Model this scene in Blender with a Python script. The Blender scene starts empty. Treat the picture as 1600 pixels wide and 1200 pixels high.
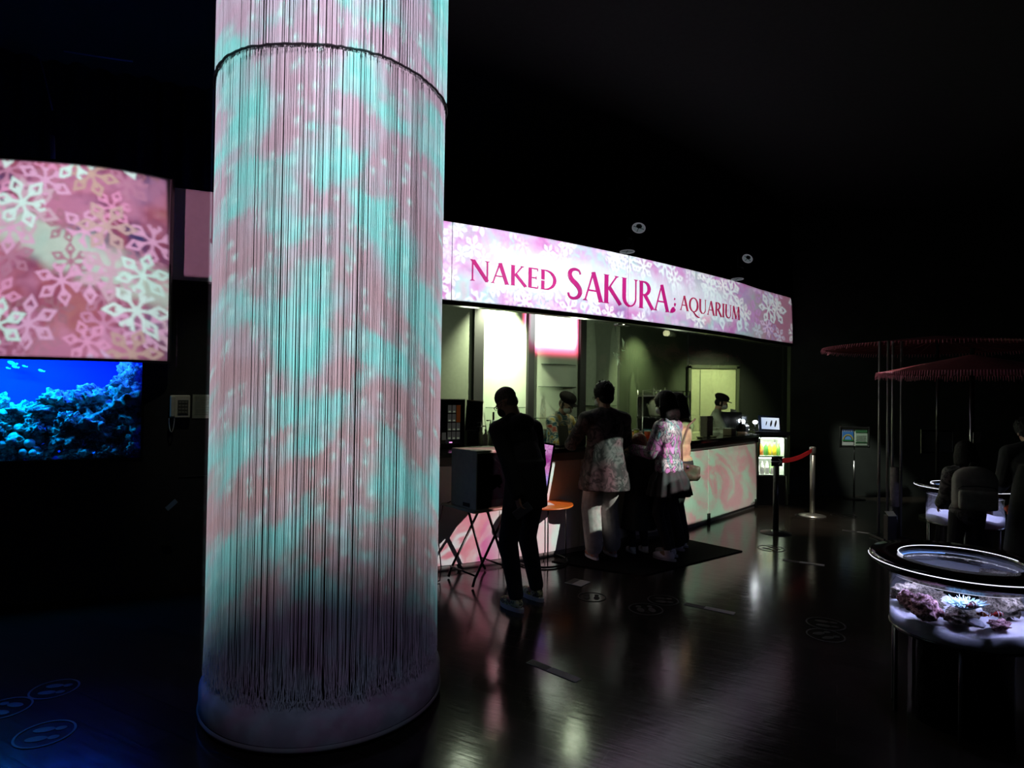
import bpy, bmesh, math, random
import numpy as np
from mathutils import Vector, Matrix, Euler, noise as mnoise

random.seed(7)
PI = math.pi
scene = bpy.context.scene
C = scene.collection

# ------------------------------------------------------------------ camera
FPX, EYE = 960.0, 1.6
PITCH, ROLL = math.atan(13 / 960), 0.015
cam_data = bpy.data.cameras.new('camera')
cam_data.sensor_fit = 'HORIZONTAL'
cam_data.sensor_width = 36.0
cam_data.lens = 36.0 * FPX / 1600
cam_data.clip_start = 0.05
cam = bpy.data.objects.new('camera', cam_data)
C.objects.link(cam)
CM = Euler((PI / 2 + PITCH, 0, 0)).to_matrix() @ Matrix.Rotation(ROLL, 3, 'Z')
cam.matrix_world = Matrix.Translation((0, 0, EYE)) @ CM.to_4x4()
scene.camera = cam

# ------------------------------------------------------------------ view, world
scene.view_settings.view_transform = 'Standard'
scene.view_settings.look = 'None'
scene.view_settings.exposure = 0.0
scene.view_settings.gamma = 1.0
scene.view_settings.use_curve_mapping = False
world = bpy.data.worlds.new('dark_hall')
scene.world = world
world.use_nodes = True
world.node_tree.nodes['Background'].inputs[0].default_value = (0.6, 0.75, 0.8, 1)
world.node_tree.nodes['Background'].inputs[1].default_value = 0.003
scene.cycles.max_bounces = 7
scene.cycles.transparent_max_bounces = 16
scene.cycles.sample_clamp_indirect = 3.0
scene.cycles.caustics_reflective = False
scene.cycles.caustics_refractive = False

# ------------------------------------------------------------------ pixel -> world helpers (survey of the place)
def ray(px, py):
    return CM @ Vector(((px - 800) / FPX, -(py - 600) / FPX, -1.0))
def onz(px, py, z=0.0):
    d = ray(px, py); return Vector((0, 0, EYE)) + d * ((z - EYE) / d.z)
def onY(px, py, Y):
    d = ray(px, py); return Vector((0, 0, EYE)) + d * (Y / d.y)

# ------------------------------------------------------------------ material helpers
class NT:
    """tiny node-building helper"""
    def __init__(s, tree): s.t = tree; s.n = tree.nodes; s.l = tree.links
    def add(s, typ, **kw):
        n = s.n.new(typ)
        for k, v in kw.items(): setattr(n, k, v)
        return n
    def put(s, sock, v):
        if isinstance(v, bpy.types.NodeSocket): s.l.new(v, sock)
        else: sock.default_value = v
    def m(s, op, a, b=None, c=None, clamp=False):
        n = s.add('ShaderNodeMath', operation=op, use_clamp=clamp)
        s.put(n.inputs[0], a)
        if b is not None: s.put(n.inputs[1], b)
        if c is not None: s.put(n.inputs[2], c)
        return n.outputs[0]
    def vm(s, op, a, b=None, scale=None):
        n = s.add('ShaderNodeVectorMath', operation=op)
        s.put(n.inputs[0], a)
        if b is not None: s.put(n.inputs[1], b)
        if scale is not None: s.put(n.inputs['Scale'], scale)
        return n.outputs['Value'] if op in ('LENGTH', 'DOT_PRODUCT') else n.outputs[0]
    def mix(s, f, a, b, blend='MIX'):
        n = s.add('ShaderNodeMix', data_type='RGBA', blend_type=blend)
        s.put(n.inputs[0], f)
        for sock, v in ((n.inputs[6], a), (n.inputs[7], b)):
            if not isinstance(v, bpy.types.NodeSocket): v = (*v[:3], 1)
            s.put(sock, v)
        return n.outputs[2]
    def ss(s, v, lo, hi):
        n = s.add('ShaderNodeMapRange', interpolation_type='SMOOTHSTEP')
        s.put(n.inputs[0], v); s.put(n.inputs[1], lo); s.put(n.inputs[2], hi)
        return n.outputs[0]
    def sep(s, v):
        n = s.add('ShaderNodeSeparateXYZ'); s.put(n.inputs[0], v); return n.outputs
    def comb(s, x, y, z=0.0):
        n = s.add('ShaderNodeCombineXYZ'); s.put(n.inputs[0], x); s.put(n.inputs[1], y); s.put(n.inputs[2], z)
        return n.outputs[0]
    def noise(s, vec, scale, detail=2.0, rough=0.5, dist=0.0, dim='3D'):
        n = s.add('ShaderNodeTexNoise', noise_dimensions=dim)
        s.put(n.inputs['Vector'], vec); n.inputs['Scale'].default_value = scale
        n.inputs['Detail'].default_value = detail; n.inputs['Roughness'].default_value = rough
        n.inputs['Distortion'].default_value = dist
        return n.outputs
    def ramp(s, f, stops, interp='LINEAR'):
        n = s.add('ShaderNodeValToRGB'); n.color_ramp.interpolation = interp
        el = n.color_ramp.elements
        while len(el) < len(stops): el.new(0.5)
        for e, (p, c) in zip(el, stops): e.position = p; e.color = (*c[:3], 1)
        s.put(n.inputs[0], f); return n.outputs[0]

MATS = {}
def mat(name, col, rough=0.6, metal=0.0, noise=0.0, nscale=20.0, bump=0.0, emit=None, estr=1.0, spec=0.5, coat=0.0):
    if name in MATS: return MATS[name]
    m = bpy.data.materials.new(name); m.use_nodes = True
    k = NT(m.node_tree); b = m.node_tree.nodes['Principled BSDF']
    b.inputs['Base Color'].default_value = (*col, 1)
    b.inputs['Roughness'].default_value = rough
    b.inputs['Metallic'].default_value = metal
    b.inputs['Specular IOR Level'].default_value = spec
    b.inputs['Coat Weight'].default_value = coat
    tc = k.add('ShaderNodeTexCoord').outputs['Object']
    nz = k.noise(tc, nscale, 3.0)
    if noise > 0:
        f = k.ss(nz[0], 0.3, 0.7)
        c = k.mix(f, tuple(x * (1 - noise) for x in col), tuple(min(1, x * (1 + noise)) for x in col))
        k.l.new(c, b.inputs['Base Color'])
    if bump > 0:
        bn = k.add('ShaderNodeBump'); bn.inputs['Strength'].default_value = bump; bn.inputs['Distance'].default_value = 0.01
        k.l.new(nz[0], bn.inputs['Height']); k.l.new(bn.outputs[0], b.inputs['Normal'])
    if emit:
        b.inputs['Emission Color'].default_value = (*emit, 1); b.inputs['Emission Strength'].default_value = estr
    MATS[name] = m
    return m

def pmat(name, fn, rough=0.7, spec=0.4):
    """material with base colour from fn(k, object_coords)"""
    if name in MATS: return MATS[name]
    m = bpy.data.materials.new(name); m.use_nodes = True
    k = NT(m.node_tree); b = m.node_tree.nodes['Principled BSDF']
    b.inputs['Roughness'].default_value = rough; b.inputs['Specular IOR Level'].default_value = spec
    tc = k.add('ShaderNodeTexCoord').outputs['Object']
    k.l.new(fn(k, tc), b.inputs['Base Color'])
    MATS[name] = m; return m

def screen_mat(name, fn, strength):
    m = bpy.data.materials.new(name); m.use_nodes = True
    k = NT(m.node_tree); b = m.node_tree.nodes['Principled BSDF']
    b.inputs['Base Color'].default_value = (0.02, 0.02, 0.02, 1); b.inputs['Roughness'].default_value = 0.15
    tc = k.add('ShaderNodeTexCoord').outputs['Object']
    k.l.new(fn(k, tc), b.inputs['Emission Color']); b.inputs['Emission Strength'].default_value = strength
    return m

def sheet_mat(name, gloss=0.06, rough=0.1, tint=(1, 1, 1), bump=0.0, diffuse=0.0):
    """thin clear sheet (vinyl, glass, water film): mostly transparent with a gloss layer"""
    m = bpy.data.materials.new(name); m.use_nodes = True
    k = NT(m.node_tree); t = m.node_tree
    t.nodes.remove(t.nodes['Principled BSDF'])
    tr = k.add('ShaderNodeBsdfTransparent'); tr.inputs[0].default_value = (*tint, 1)
    gl = k.add('ShaderNodeBsdfGlossy'); gl.inputs['Roughness'].default_value = rough
    if bump:
        tc = k.add('ShaderNodeTexCoord').outputs['Object']
        nz = k.noise(tc, 3.0, 3.0, 0.6, 1.5)
        bn = k.add('ShaderNodeBump'); bn.inputs['Strength'].default_value = bump; bn.inputs['Distance'].default_value = 0.05
        k.l.new(nz[0], bn.inputs['Height']); k.l.new(bn.outputs[0], gl.inputs['Normal'])
    fr = k.add('ShaderNodeFresnel'); fr.inputs[0].default_value = 1.4
    f = k.m('MULTIPLY', fr.outputs[0], gloss / 0.04, clamp=True)
    mx = k.add('ShaderNodeMixShader'); k.l.new(f, mx.inputs[0]); k.l.new(tr.outputs[0], mx.inputs[1]); k.l.new(gl.outputs[0], mx.inputs[2])
    out = mx.outputs[0]
    if diffuse:
        df = k.add('ShaderNodeBsdfDiffuse'); df.inputs[0].default_value = (0.7, 0.75, 0.7, 1)
        m2 = k.add('ShaderNodeMixShader'); m2.inputs[0].default_value = diffuse
        k.l.new(out, m2.inputs[1]); k.l.new(df.outputs[0], m2.inputs[2]); out = m2.outputs[0]
    k.l.new(out, t.nodes['Material Output'].inputs[0])
    return m

# ------------------------------------------------------------------ projected picture: petals drawn in nodes
def flower_group():
    g = bpy.data.node_groups.new('paper_flowers', 'ShaderNodeTree')
    for nm, ty, io in (('Vector', 'NodeSocketVector', 'INPUT'), ('Scale', 'NodeSocketFloat', 'INPUT'), ('Fill', 'NodeSocketFloat', 'INPUT'),
                       ('Mask', 'NodeSocketFloat', 'OUTPUT'), ('Inner', 'NodeSocketFloat', 'OUTPUT'), ('Color', 'NodeSocketColor', 'OUTPUT')):
        g.interface.new_socket(name=nm, in_out=io, socket_type=ty)
    k = NT(g); gi = k.add('NodeGroupInput'); go = k.add('NodeGroupOutput')
    vo = k.add('ShaderNodeTexVoronoi', voronoi_dimensions='2D', feature='F1')
    sv = k.vm('SCALE', gi.outputs['Vector'], scale=gi.outputs['Scale'])
    k.l.new(sv, vo.inputs['Vector']); vo.inputs['Scale'].default_value = 1.0
    vo.inputs['Randomness'].default_value = 0.75
    loc = k.vm('SUBTRACT', sv, vo.outputs['Position'])
    x, y, _ = k.sep(loc)
    cs = k.sep(vo.outputs['Color'])
    r = k.vm('LENGTH', k.comb(x, y))
    size = k.m('ADD', 0.85, k.m('MULTIPLY', cs[1], 0.45))
    r = k.m('DIVIDE', r, size)
    a = k.m('ADD', k.m('ARCTAN2', y, x), k.m('MULTIPLY', cs[0], 6.28))
    s = PI / 3
    am = k.m('ABSOLUTE', k.m('SUBTRACT', k.m('FLOORED_MODULO', a, s), s / 2))
    u = k.m('MULTIPLY', r, k.m('COSINE', am)); v = k.m('MULTIPLY', r, k.m('SINE', am))
    du = k.m('ABSOLUTE', k.m('SUBTRACT', u, 0.31))
    d = k.m('ADD', k.m('DIVIDE', du, 0.20), k.m('DIVIDE', v, 0.125))
    outer = k.m('SUBTRACT', 1.0, k.ss(d, 0.93, 1.03))
    hole = k.m('MULTIPLY', k.m('SUBTRACT', 1.0, k.ss(d, 0.42, 0.52)), k.m('SUBTRACT', 1.0, gi.outputs['Fill']))
    spoke = k.m('MULTIPLY', k.m('SUBTRACT', 1.0, k.ss(v, 0.02, 0.032)), k.m('LESS_THAN', u, 0.3))
    star = k.m('SUBTRACT', 1.0, k.ss(r, 0.06, 0.08))
    mask = k.m('MAXIMUM', k.m('MAXIMUM', k.m('SUBTRACT', outer, hole, clamp=True), spoke), star, clamp=True)
    k.l.new(mask, go.inputs['Mask']); k.l.new(hole, go.inputs['Inner']); k.l.new(vo.outputs['Color'], go.inputs['Color'])
    return g
FG = flower_group()
def flowers(k, vec, scale, offset=(0, 0, 0), fill=0.0):
    n = k.add('ShaderNodeGroup'); n.node_tree = FG
    k.put(n.inputs['Vector'], k.vm('ADD', vec, offset)); n.inputs['Scale'].default_value = scale; n.inputs['Fill'].default_value = fill
    cs = k.sep(n.outputs['Color'])
    return n.outputs['Mask'], cs

def aim(o, loc, target):
    o.location = loc
    o.rotation_euler = (Vector(target) - Vector(loc)).to_track_quat('-Z', 'Y').to_euler()

def spot(name, loc, target, watt, col, angle=60, blend=0.5, radius=0.03):
    l = bpy.data.lights.new(name, 'SPOT'); l.energy = watt; l.color = col
    l.spot_size = math.radians(angle); l.spot_blend = blend; l.shadow_soft_size = radius
    o = bpy.data.objects.new(name, l); C.objects.link(o); aim(o, loc, target); return o
def point(name, loc, watt, col, radius=0.05):
    l = bpy.data.lights.new(name, 'POINT'); l.energy = watt; l.color = col; l.shadow_soft_size = radius
    o = bpy.data.objects.new(name, l); C.objects.link(o); o.location = loc; return o
def area(name, loc, target, watt, col, sx, sy):
    l = bpy.data.lights.new(name, 'AREA'); l.energy = watt; l.color = col; l.shape = 'RECTANGLE'; l.size = sx; l.size_y = sy
    o = bpy.data.objects.new(name, l); C.objects.link(o); aim(o, loc, target); return o

def projector_light(name, loc, target, watt, lower, upper, urange, picture, angle=110, soft=0.002, deg=5):
    """a digital projector: a point spot whose picture (fn k, uv -> colour) is masked to a strip of the place
    between two rows of world points (lower, upper)."""
    o = spot(name, loc, target, watt, (1, 1, 1), angle, 0.0, 0.012)
    q = o.rotation_euler.to_matrix().inverted()
    def uv(p):
        d = q @ (Vector(p) - Vector(loc)); return d.x / -d.z, d.y / -d.z
    L = np.array([uv(p) for p in lower]); U = np.array([uv(p) for p in upper])
    cl = np.polyfit(L[:, 0], L[:, 1], deg); cu = np.polyfit(U[:, 0], U[:, 1], deg)
    u0, u1 = sorted((uv(urange[0])[0], uv(urange[1])[0]))
    l = o.data; l.use_nodes = True; k = NT(l.node_tree)
    em = [n for n in l.node_tree.nodes if n.type == 'EMISSION'][0]
    x, y, z = k.sep(k.add('ShaderNodeTexCoord').outputs['Normal'])
    u = k.m('MULTIPLY', k.m('DIVIDE', x, z), -1.0); v = k.m('MULTIPLY', k.m('DIVIDE', y, z), -1.0)
    def poly(c):
        r = float(c[0])
        for a in c[1:]: r = k.m('MULTIPLY_ADD', u, r, float(a))
        return r
    vl, vu = poly(cl), poly(cu)
    mask = k.m('MULTIPLY', k.ss(v, vl, k.m('ADD', vl, soft)), k.m('SUBTRACT', 1.0, k.ss(v, k.m('SUBTRACT', vu, soft), vu)))
    mask = k.m('MULTIPLY', mask, k.m('MULTIPLY', k.ss(u, u0, u0 + 0.003), k.m('SUBTRACT', 1.0, k.ss(u, u1 - 0.003, u1))))
    t = k.m('DIVIDE', k.m('SUBTRACT', v, vl), k.m('SUBTRACT', vu, vl))
    s = k.m('DIVIDE', k.m('SUBTRACT', u, u0), u1 - u0)
    col = picture(k, k.comb(u, v), s, t)
    k.l.new(col, em.inputs[0]); k.l.new(mask, em.inputs[1])
    return o

# ------------------------------------------------------------------ geometry helpers
def obj(name, bm, m=None, parent=None, smooth=False, loc=None, **props):
    me = bpy.data.meshes.new(name); bm.normal_update(); bm.to_mesh(me); bm.free()
    o = bpy.data.objects.new(name, me); C.objects.link(o)
    if m is not None: me.materials.append(m)
    if smooth:
        me.polygons.foreach_set('use_smooth', [True] * len(me.polygons))
    if parent is not None: o.parent = parent
    if loc is not None: o.location = loc
    for a, b in props.items(): o[a] = b
    return o
def thing(name, label, cat, loc=(0, 0, 0), rz=0.0, group=None):
    o = bpy.data.objects.new(name, None); C.objects.link(o); o.empty_display_size = 0.1
    o.location = loc; o.rotation_euler = (0, 0, rz); o['label'] = label; o['category'] = cat
    if group: o['group'] = group
    return o
def tag(o, label, cat, group=None, kind=None):
    o['label'] = label; o['category'] = cat
    if group: o['group'] = group
    if kind: o['kind'] = kind
    return o
def struct(name, bm, m, **kw):
    o = obj(name, bm, m, **kw); o['kind'] = 'structure'; return o
def box(bm, c, s, rot=None, bev=0.0):
    r = bmesh.ops.create_cube(bm, size=1.0); vs = r['verts']
    M = Matrix.Translation(c) @ (rot.to_4x4() if rot else Matrix()) @ Matrix.Diagonal((*s, 1))
    bmesh.ops.transform(bm, matrix=M, verts=vs)
    if bev > 0:
        es = list({e for v in vs for e in v.link_edges})
        bmesh.ops.bevel(bm, geom=es, offset=bev, segments=2, affect='EDGES', profile=0.5)
    return bm
def B(c, s, rot=None, bev=0.0): return box(bmesh.new(), c, s, rot, bev)
def tube(bm, pts, r, n=10, cap=True):
    pts = [Vector(p) for p in pts]; rs = r if isinstance(r, (list, tuple)) else [r] * len(pts)
    rings = []; up = None
    for i, p in enumerate(pts):
        t = (pts[min(i + 1, len(pts) - 1)] - pts[max(i - 1, 0)]).normalized()
        if up is None: up = t.orthogonal().normalized()
        up = (up - t * up.dot(t)).normalized() if (up - t * up.dot(t)).length > 1e-6 else t.orthogonal().normalized()
        w = t.cross(up)
        rings.append([bm.verts.new(p + (up * math.cos(a) + w * math.sin(a)) * rs[i]) for a in [2 * PI * j / n for j in range(n)]])
    for a, b in zip(rings, rings[1:]):
        for j in range(n): bm.faces.new((a[j], a[(j + 1) % n], b[(j + 1) % n], b[j]))
    if cap:
        bm.faces.new(rings[0][::-1]); bm.faces.new(rings[-1])
    return bm
def T(pts, r, n=10): return tube(bmesh.new(), pts, r, n)
def lathe(prof, n=48, bm=None, c=(0, 0, 0), caps=True):
    bm = bm or bmesh.new(); rings = []
    for r, z in prof:
        rings.append([bm.verts.new((c[0] + max(r, 1e-4) * math.cos(2 * PI * j / n), c[1] + max(r, 1e-4) * math.sin(2 * PI * j / n), c[2] + z)) for j in range(n)])
    for a, b in zip(rings, rings[1:]):
        for j in range(n): bm.faces.new((a[j], a[(j + 1) % n], b[(j + 1) % n], b[j]))
    if caps: bm.faces.new(rings[0][::-1]); bm.faces.new(rings[-1])
    bmesh.ops.recalc_face_normals(bm, faces=bm.faces)
    return bm
def ball(bm, c, s, rot=None, u=20, v=12):
    r = bmesh.ops.create_uvsphere(bm, u_segments=u, v_segments=v, radius=1.0)
    s = (s, s, s) if not isinstance(s, (tuple, list)) else s
    bmesh.ops.transform(bm, matrix=Matrix.Translation(c) @ (rot.to_4x4() if rot else Matrix()) @ Matrix.Diagonal((*s, 1)), verts=r['verts'])
    return bm
def crom(P, n=14):
    P = [Vector((p[0], p[1])) for p in P]; Q = [2 * P[0] - P[1]] + P + [2 * P[-1] - P[-2]]; out = []
    for i in range(1, len(Q) - 2):
        for j in range(n):
            t = j / n; a, b, c, d = Q[i - 1], Q[i], Q[i + 1], Q[i + 2]
            out.append(0.5 * ((2 * b) + (c - a) * t + (2 * a - 5 * b + 4 * c - d) * t * t + (3 * b - a - 3 * c + d) * t ** 3))
    out.append(P[-1]); return out
class Path:
    def __init__(s, P, n=14):
        s.p = crom(P, n); s.s = [0.0]
        for a, b in zip(s.p, s.p[1:]): s.s.append(s.s[-1] + (b - a).length)
        s.L = s.s[-1]
    def at(s, t, off=0.0):
        """point at arc length t, moved off towards the visitors' side; returns (x, y)"""
        t = min(max(t, 0), s.L - 1e-6)
        i = max(j for j in range(len(s.s) - 1) if s.s[j] <= t)
        f = (t - s.s[i]) / (s.s[i + 1] - s.s[i]); p = s.p[i].lerp(s.p[i + 1], f)
        d = (s.p[i + 1] - s.p[i]).normalized(); n = Vector((d.y, -d.x))
        return p + n * off
    def dirat(s, t):
        return (s.at(min(t + .02, s.L)) - s.at(max(t - .02, 0))).normalized()
    def px(s, px, py=600, off=0.0):
        """arc length where the view ray through column px meets the path"""
        best = None
        for i in range(600):
            t = s.L * i / 599; q = s.at(t, off)
            d = ray(px, py); e = abs(q.x * d.y - q.y * d.x)
            if best is None or e < best[0]: best = (e, t)
        return best[1]
    def ribbon(s, z0, z1, o0, o1, t0=0.0, t1=None, step=0.08, bm=None):
        bm = bm or bmesh.new(); t1 = s.L if t1 is None else t1; n = max(1, int((t1 - t0) / step)); rings = []
        for i in range(n + 1):
            t = t0 + (t1 - t0) * i / n; a, b = s.at(t, o0), s.at(t, o1)
            rings.append([bm.verts.new((*a, z0)), bm.verts.new((*b, z0)), bm.verts.new((*b, z1)), bm.verts.new((*a, z1))])
        for a, b in zip(rings, rings[1:]):
            for j in range(4): bm.faces.new((a[j], a[(j + 1) % 4], b[(j + 1) % 4], b[j]))
        bm.faces.new(rings[0][::-1]); bm.faces.new(rings[-1])
        bmesh.ops.recalc_face_normals(bm, faces=bm.faces); return bm

# plans of the fascia (over the bar), the bar counter and the screen wall
FAS = Path([(-5.2, 4.15), (-4.2, 4.35), (-2.73, 4.9), (-0.65, 5.75), (1.107, 6.9), (2.91, 8.4), (3.71, 9.2), (4.56, 10.0)])
CTR = Path([(-1.75, 5.0), (-0.66, 5.45), (-0.06, 5.76), (0.41, 6.03), (1.96, 7.22), (2.46, 7.7), (3.55, 8.88)])
FZ0, FZ1 = 2.46, 3.2
SCR = Path([(-4.9, 4.2), (-3.62, 4.34), (-3.22, 4.405), (-3.0, 4.475), (-2.8, 4.60), (-2.66, 4.74)])
COL = Vector((-0.96, 3.26)); COLR = 0.575

# ------------------------------------------------------------------ projected pictures
def pic_fascia(k, uv, s, t):
    w = k.vm('SCALE', uv, scale=9.5)
    n1 = k.noise(w, 1.1, 3.0, 0.6, 0.6)[0]; n2 = k.noise(k.vm('ADD', w, (7.3, 2.1, 0)), 1.7, 3.0, 0.6)[0]
    gr = k.noise(w, 25.0, 4.0, 0.7)[0]
    c = k.ramp(n1, [(0.3, (0.22, 0.14, 0.4)), (0.42, (0.62, 0.22, 0.55)), (0.52, (0.6, 0.42, 0.7)), (0.6, (0.42, 0.66, 0.68)), (0.72, (0.8, 0.3, 0.5))])
    c = k.mix(k.m('MULTIPLY', k.ss(n2, 0.5, 0.7), 0.6), c, (0.4, 0.5, 0.5))
    c = k.mix(k.m('MULTIPLY', k.ss(gr, 0.45, 0.75), 0.25), c, (1.0, 1.0, 1.0))
    rose = k.ss(s, 0.86, 0.95)
    c = k.mix(k.m('MULTIPLY', rose, 0.8), c, (0.50, 0.18, 0.26))
    for i, (sc, off, ca, cb) in enumerate(((1.9, (3, 1, 0), (0.45, 0.35, 0.6), (0.75, 0.35, 0.75)), (2.6, (0.4, 5, 0), (0.7, 0.85, 0.95), (0.95, 0.6, 0.95)),
                                            (1.6, (9, 4, 0), (0.95, 1.0, 1.0), (0.75, 0.95, 1.0)), (2.2, (2, 8, 0), (1.0, 1.0, 1.0), (0.9, 1.0, 1.0)))):
        if i > 1:       # paper flowers cast a printed drop shade in the picture itself
            f, cs = flowers(k, k.vm('ADD', w, (0.02, 0.025, 0)), sc, off)
            c = k.mix(k.m('MULTIPLY', k.m('MULTIPLY', f, k.m('GREATER_THAN', cs[2], 0.5)), 0.45), c, (0.32, 0.22, 0.45))
        f, cs = flowers(k, w, sc, off)
        c = k.mix(k.m('MULTIPLY', f, k.m('GREATER_THAN', cs[2], (0.5, 0.5, 0.5, 0.5)[i])), c, k.mix(cs[1], ca, cb))
    # pale haze behind the words
    h = k.m('MULTIPLY', k.m('MULTIPLY', k.ss(t, 0.1, 0.35), k.m('SUBTRACT', 1.0, k.ss(t, 0.6, 0.92))), 0.62)
    h = k.m('MULTIPLY', h, k.m('MULTIPLY', k.ss(s, 0.16, 0.3), k.m('SUBTRACT', 1.0, k.ss(s, 0.78, 0.88))))
    c = k.mix(h, c, (0.80, 0.98, 1.0))
    return c

def pic_counter(k, uv, s, t, right_part=False):
    w = k.vm('SCALE', uv, scale=16.0)
    n1 = k.noise(w, 1.0, 7.0, 0.72, 1.0)[0]
    gr = k.noise(w, 26.0, 4.0, 0.8)[0]
    f = k.m('ADD', n1, k.m('MULTIPLY', k.m('SUBTRACT', gr, 0.5), 0.7))
    right = k.mix(k.ss(f, 0.43, 0.53), (0.92, 0.42, 0.42), (0.58, 0.98, 0.64))
    mid = k.mix(k.ss(f, 0.42, 0.6), (1.0, 0.62, 0.66), (0.75, 1.0, 0.85))
    left = k.mix(k.ss(f, 0.5, 0.64), (0.95, 0.3, 0.38), (0.98, 0.85, 0.82))
    left = k.mix(k.ss(k.noise(k.vm('ADD', w, (5, 3, 0)), 1.6, 2.0)[0], 0.52, 0.62), left, (0.85, 0.15, 0.42))
    c = k.mix(k.ss(s, 0.22, 0.34), left, mid)
    if right_part: return k.mix(0.12, k.mix(k.ss(s, 0.0, 0.35), mid, right), (0, 0, 0))
    fl, cs = flowers(k, w, 1.0, (2, 3, 0))
    c = k.mix(k.m('MULTIPLY', k.m('MULTIPLY', fl, k.m('GREATER_THAN', cs[2], 0.35)), k.m('SUBTRACT', 1.0, k.ss(s, 0.25, 0.35))), c, (1.0, 0.95, 0.95))
    c = k.mix(k.m('MULTIPLY', k.ss(s, 0.3, 1.0), 0.5), c, (0, 0, 0))
    return c

def pic_column(k, uv, s, t):
    w = k.vm('SCALE', uv, scale=13.0)
    n1 = k.noise(w, 0.85, 4.0, 0.58, 0.35)[0]
    f = k.ss(n1, 0.45, 0.59)
    warm = k.mix(k.ss(t, 0.2, 0.95), (0.52, 0.34, 0.35), (0.56, 0.40, 0.55))
    c = k.mix(f, warm, (0.26, 0.80, 0.78))
    n2 = k.noise(w, 2.2, 3.0, 0.6)[0]
    c = k.mix(k.m('MULTIPLY', k.ss(n2, 0.4, 0.7), 0.5), c, (0.55, 0.58, 0.70))
    vo = k.add('ShaderNodeTexVoronoi', voronoi_dimensions='2D'); k.put(vo.inputs['Vector'], w); vo.inputs['Scale'].default_value = 3.4
    d = k.m('SUBTRACT', 1.0, k.ss(vo.outputs['Distance'], 0.07, 0.26))
    on = k.m('GREATER_THAN', k.sep(vo.outputs['Color'])[0], 0.32)
    c = k.mix(k.m('MULTIPLY', k.m('MULTIPLY', d, on), 0.8), c, (0.55, 1.0, 0.98))
    # the picture thins out towards its lower margin
    g = k.m('ADD', 0.02, k.m('MULTIPLY', k.ss(t, 0.175, 0.325), 0.95))
    return k.mix(g, (0.02, 0.015, 0.035), c)

def pic_screen(k, uv, s, t):
    w = k.vm('SCALE', uv, scale=6.0)
    n1 = k.noise(w, 1.1, 5.0, 0.6, 0.8)[0]; n2 = k.noise(k.vm('ADD', w, (4, 7, 0)), 1.6, 3.0, 0.6)[0]
    c = k.ramp(n1, [(0.36, (0.05, 0.05, 0.16)), (0.46, (0.28, 0.07, 0.15)), (0.55, (0.42, 0.11, 0.17)), (0.7, (0.5, 0.20, 0.20))])
    c = k.mix(k.m('MULTIPLY', k.ss(n2, 0.45, 0.62), 0.6), c, (0.7, 0.3, 0.5))
    x, y, _ = k.sep(w)
    band = k.m('ABSOLUTE', k.m('ADD', k.m('SUBTRACT', s, 0.52), k.m('MULTIPLY', k.m('SUBTRACT', t, 0.62), -0.0)))
    # bright branch running down from upper left to lower right
    br = k.m('ABSOLUTE', k.m('SUBTRACT', t, k.m('SUBTRACT', 0.98, k.m('MULTIPLY', s, 0.62))))
    br = k.m('ADD', br, k.m('MULTIPLY', k.m('SUBTRACT', n2, 0.5), 0.25))
    c = k.mix(k.m('MULTIPLY', k.m('SUBTRACT', 1.0, k.ss(br, 0.05, 0.15)), 0.75), c, (0.62, 0.85, 0.72))
    br2 = k.m('ABSOLUTE', k.m('SUBTRACT', br, 0.13))
    for i, (sc, off, ca, cb) in enumerate(((2.3, (1, 1, 0), (0.36, 0.16, 0.2), (0.68, 0.30, 0.5)), (1.9, (6, 2, 0), (0.85, 0.35, 0.6), (0.8, 0.5, 0.75)),
                                            (1.5, (3, 7, 0), (0.62, 0.42, 0.36), (0.75, 0.5, 0.8)), (1.65, (8, 5, 0), (0.68, 1.0, 0.92), (0.8, 0.95, 0.95)))):
        f, cs = flowers(k, w, sc, off)
        c = k.mix(k.m('MULTIPLY', f, k.m('GREATER_THAN', cs[2], (0.3, 0.35, 0.45, 0.5)[i])), c, k.mix(cs[1], ca, cb))
    return c

def pic_plain_pink(k, uv, s, t):
    n = k.noise(k.vm('SCALE', uv, scale=60.0), 1.0, 4.0, 0.7)[0]
    return k.mix(k.ss(n, 0.6, 0.8), (0.55, 0.22, 0.36), (0.8, 0.6, 0.75))

def rowpts(path, z, off, t0, t1, n=24):
    return [(*path.at(t0 + (t1 - t0) * i / n, off), z) for i in range(n + 1)]
f0, f1 = FAS.px(560, 450), FAS.L
PF = projector_light('projector_for_fascia', (2.9, 2.0, 3.9), (*FAS.at((f0 + f1) / 2), 2.8), 2000,
                     rowpts(FAS, FZ0 + 0.005, 0.02, f0, f1), rowpts(FAS, FZ1 + 0.004, 0.0, f0, f1), ((*FAS.at(f0), 2.8), (*FAS.at(f1), 2.8)), pic_fascia)
c0, c1 = 0.7, CTR.L
cm = CTR.px(1000, 800)
PC = projector_light('projector_for_counter', (6.0, 3.75, 3.95), (*CTR.at(1.6), 0.6), 2600,
                     rowpts(CTR, 0.045, 0.03, c0, cm), rowpts(CTR, 0.935, 0.03, c0, cm), ((*CTR.at(c0), 0.5), (*CTR.at(cm, 0.0), 0.5)), pic_counter)
PC2 = projector_light('projector_for_counter', (1.6, 1.2, 4.0), (*CTR.at((cm + c1) / 2), 0.5), 2300,
                     rowpts(CTR, 0.045, 0.0, cm, c1), rowpts(CTR, 0.935, 0.0, cm, c1), ((*CTR.at(cm), 0.5), (*CTR.at(c1, 0.0), 0.5)), lambda k, uv, s, t: pic_counter(k, uv, s, t, True))
colp = Vector((0.35, -0.7, 3.7))
cd = (Vector((COL.x, COL.y)) - Vector((colp.x, colp.y))).normalized(); cn = Vector((-cd.y, cd.x))
cl_ = [(COL.x - cn.x * a, COL.y - cn.y * a, -0.8) for a in np.linspace(-0.60, 0.60, 9)]
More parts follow.
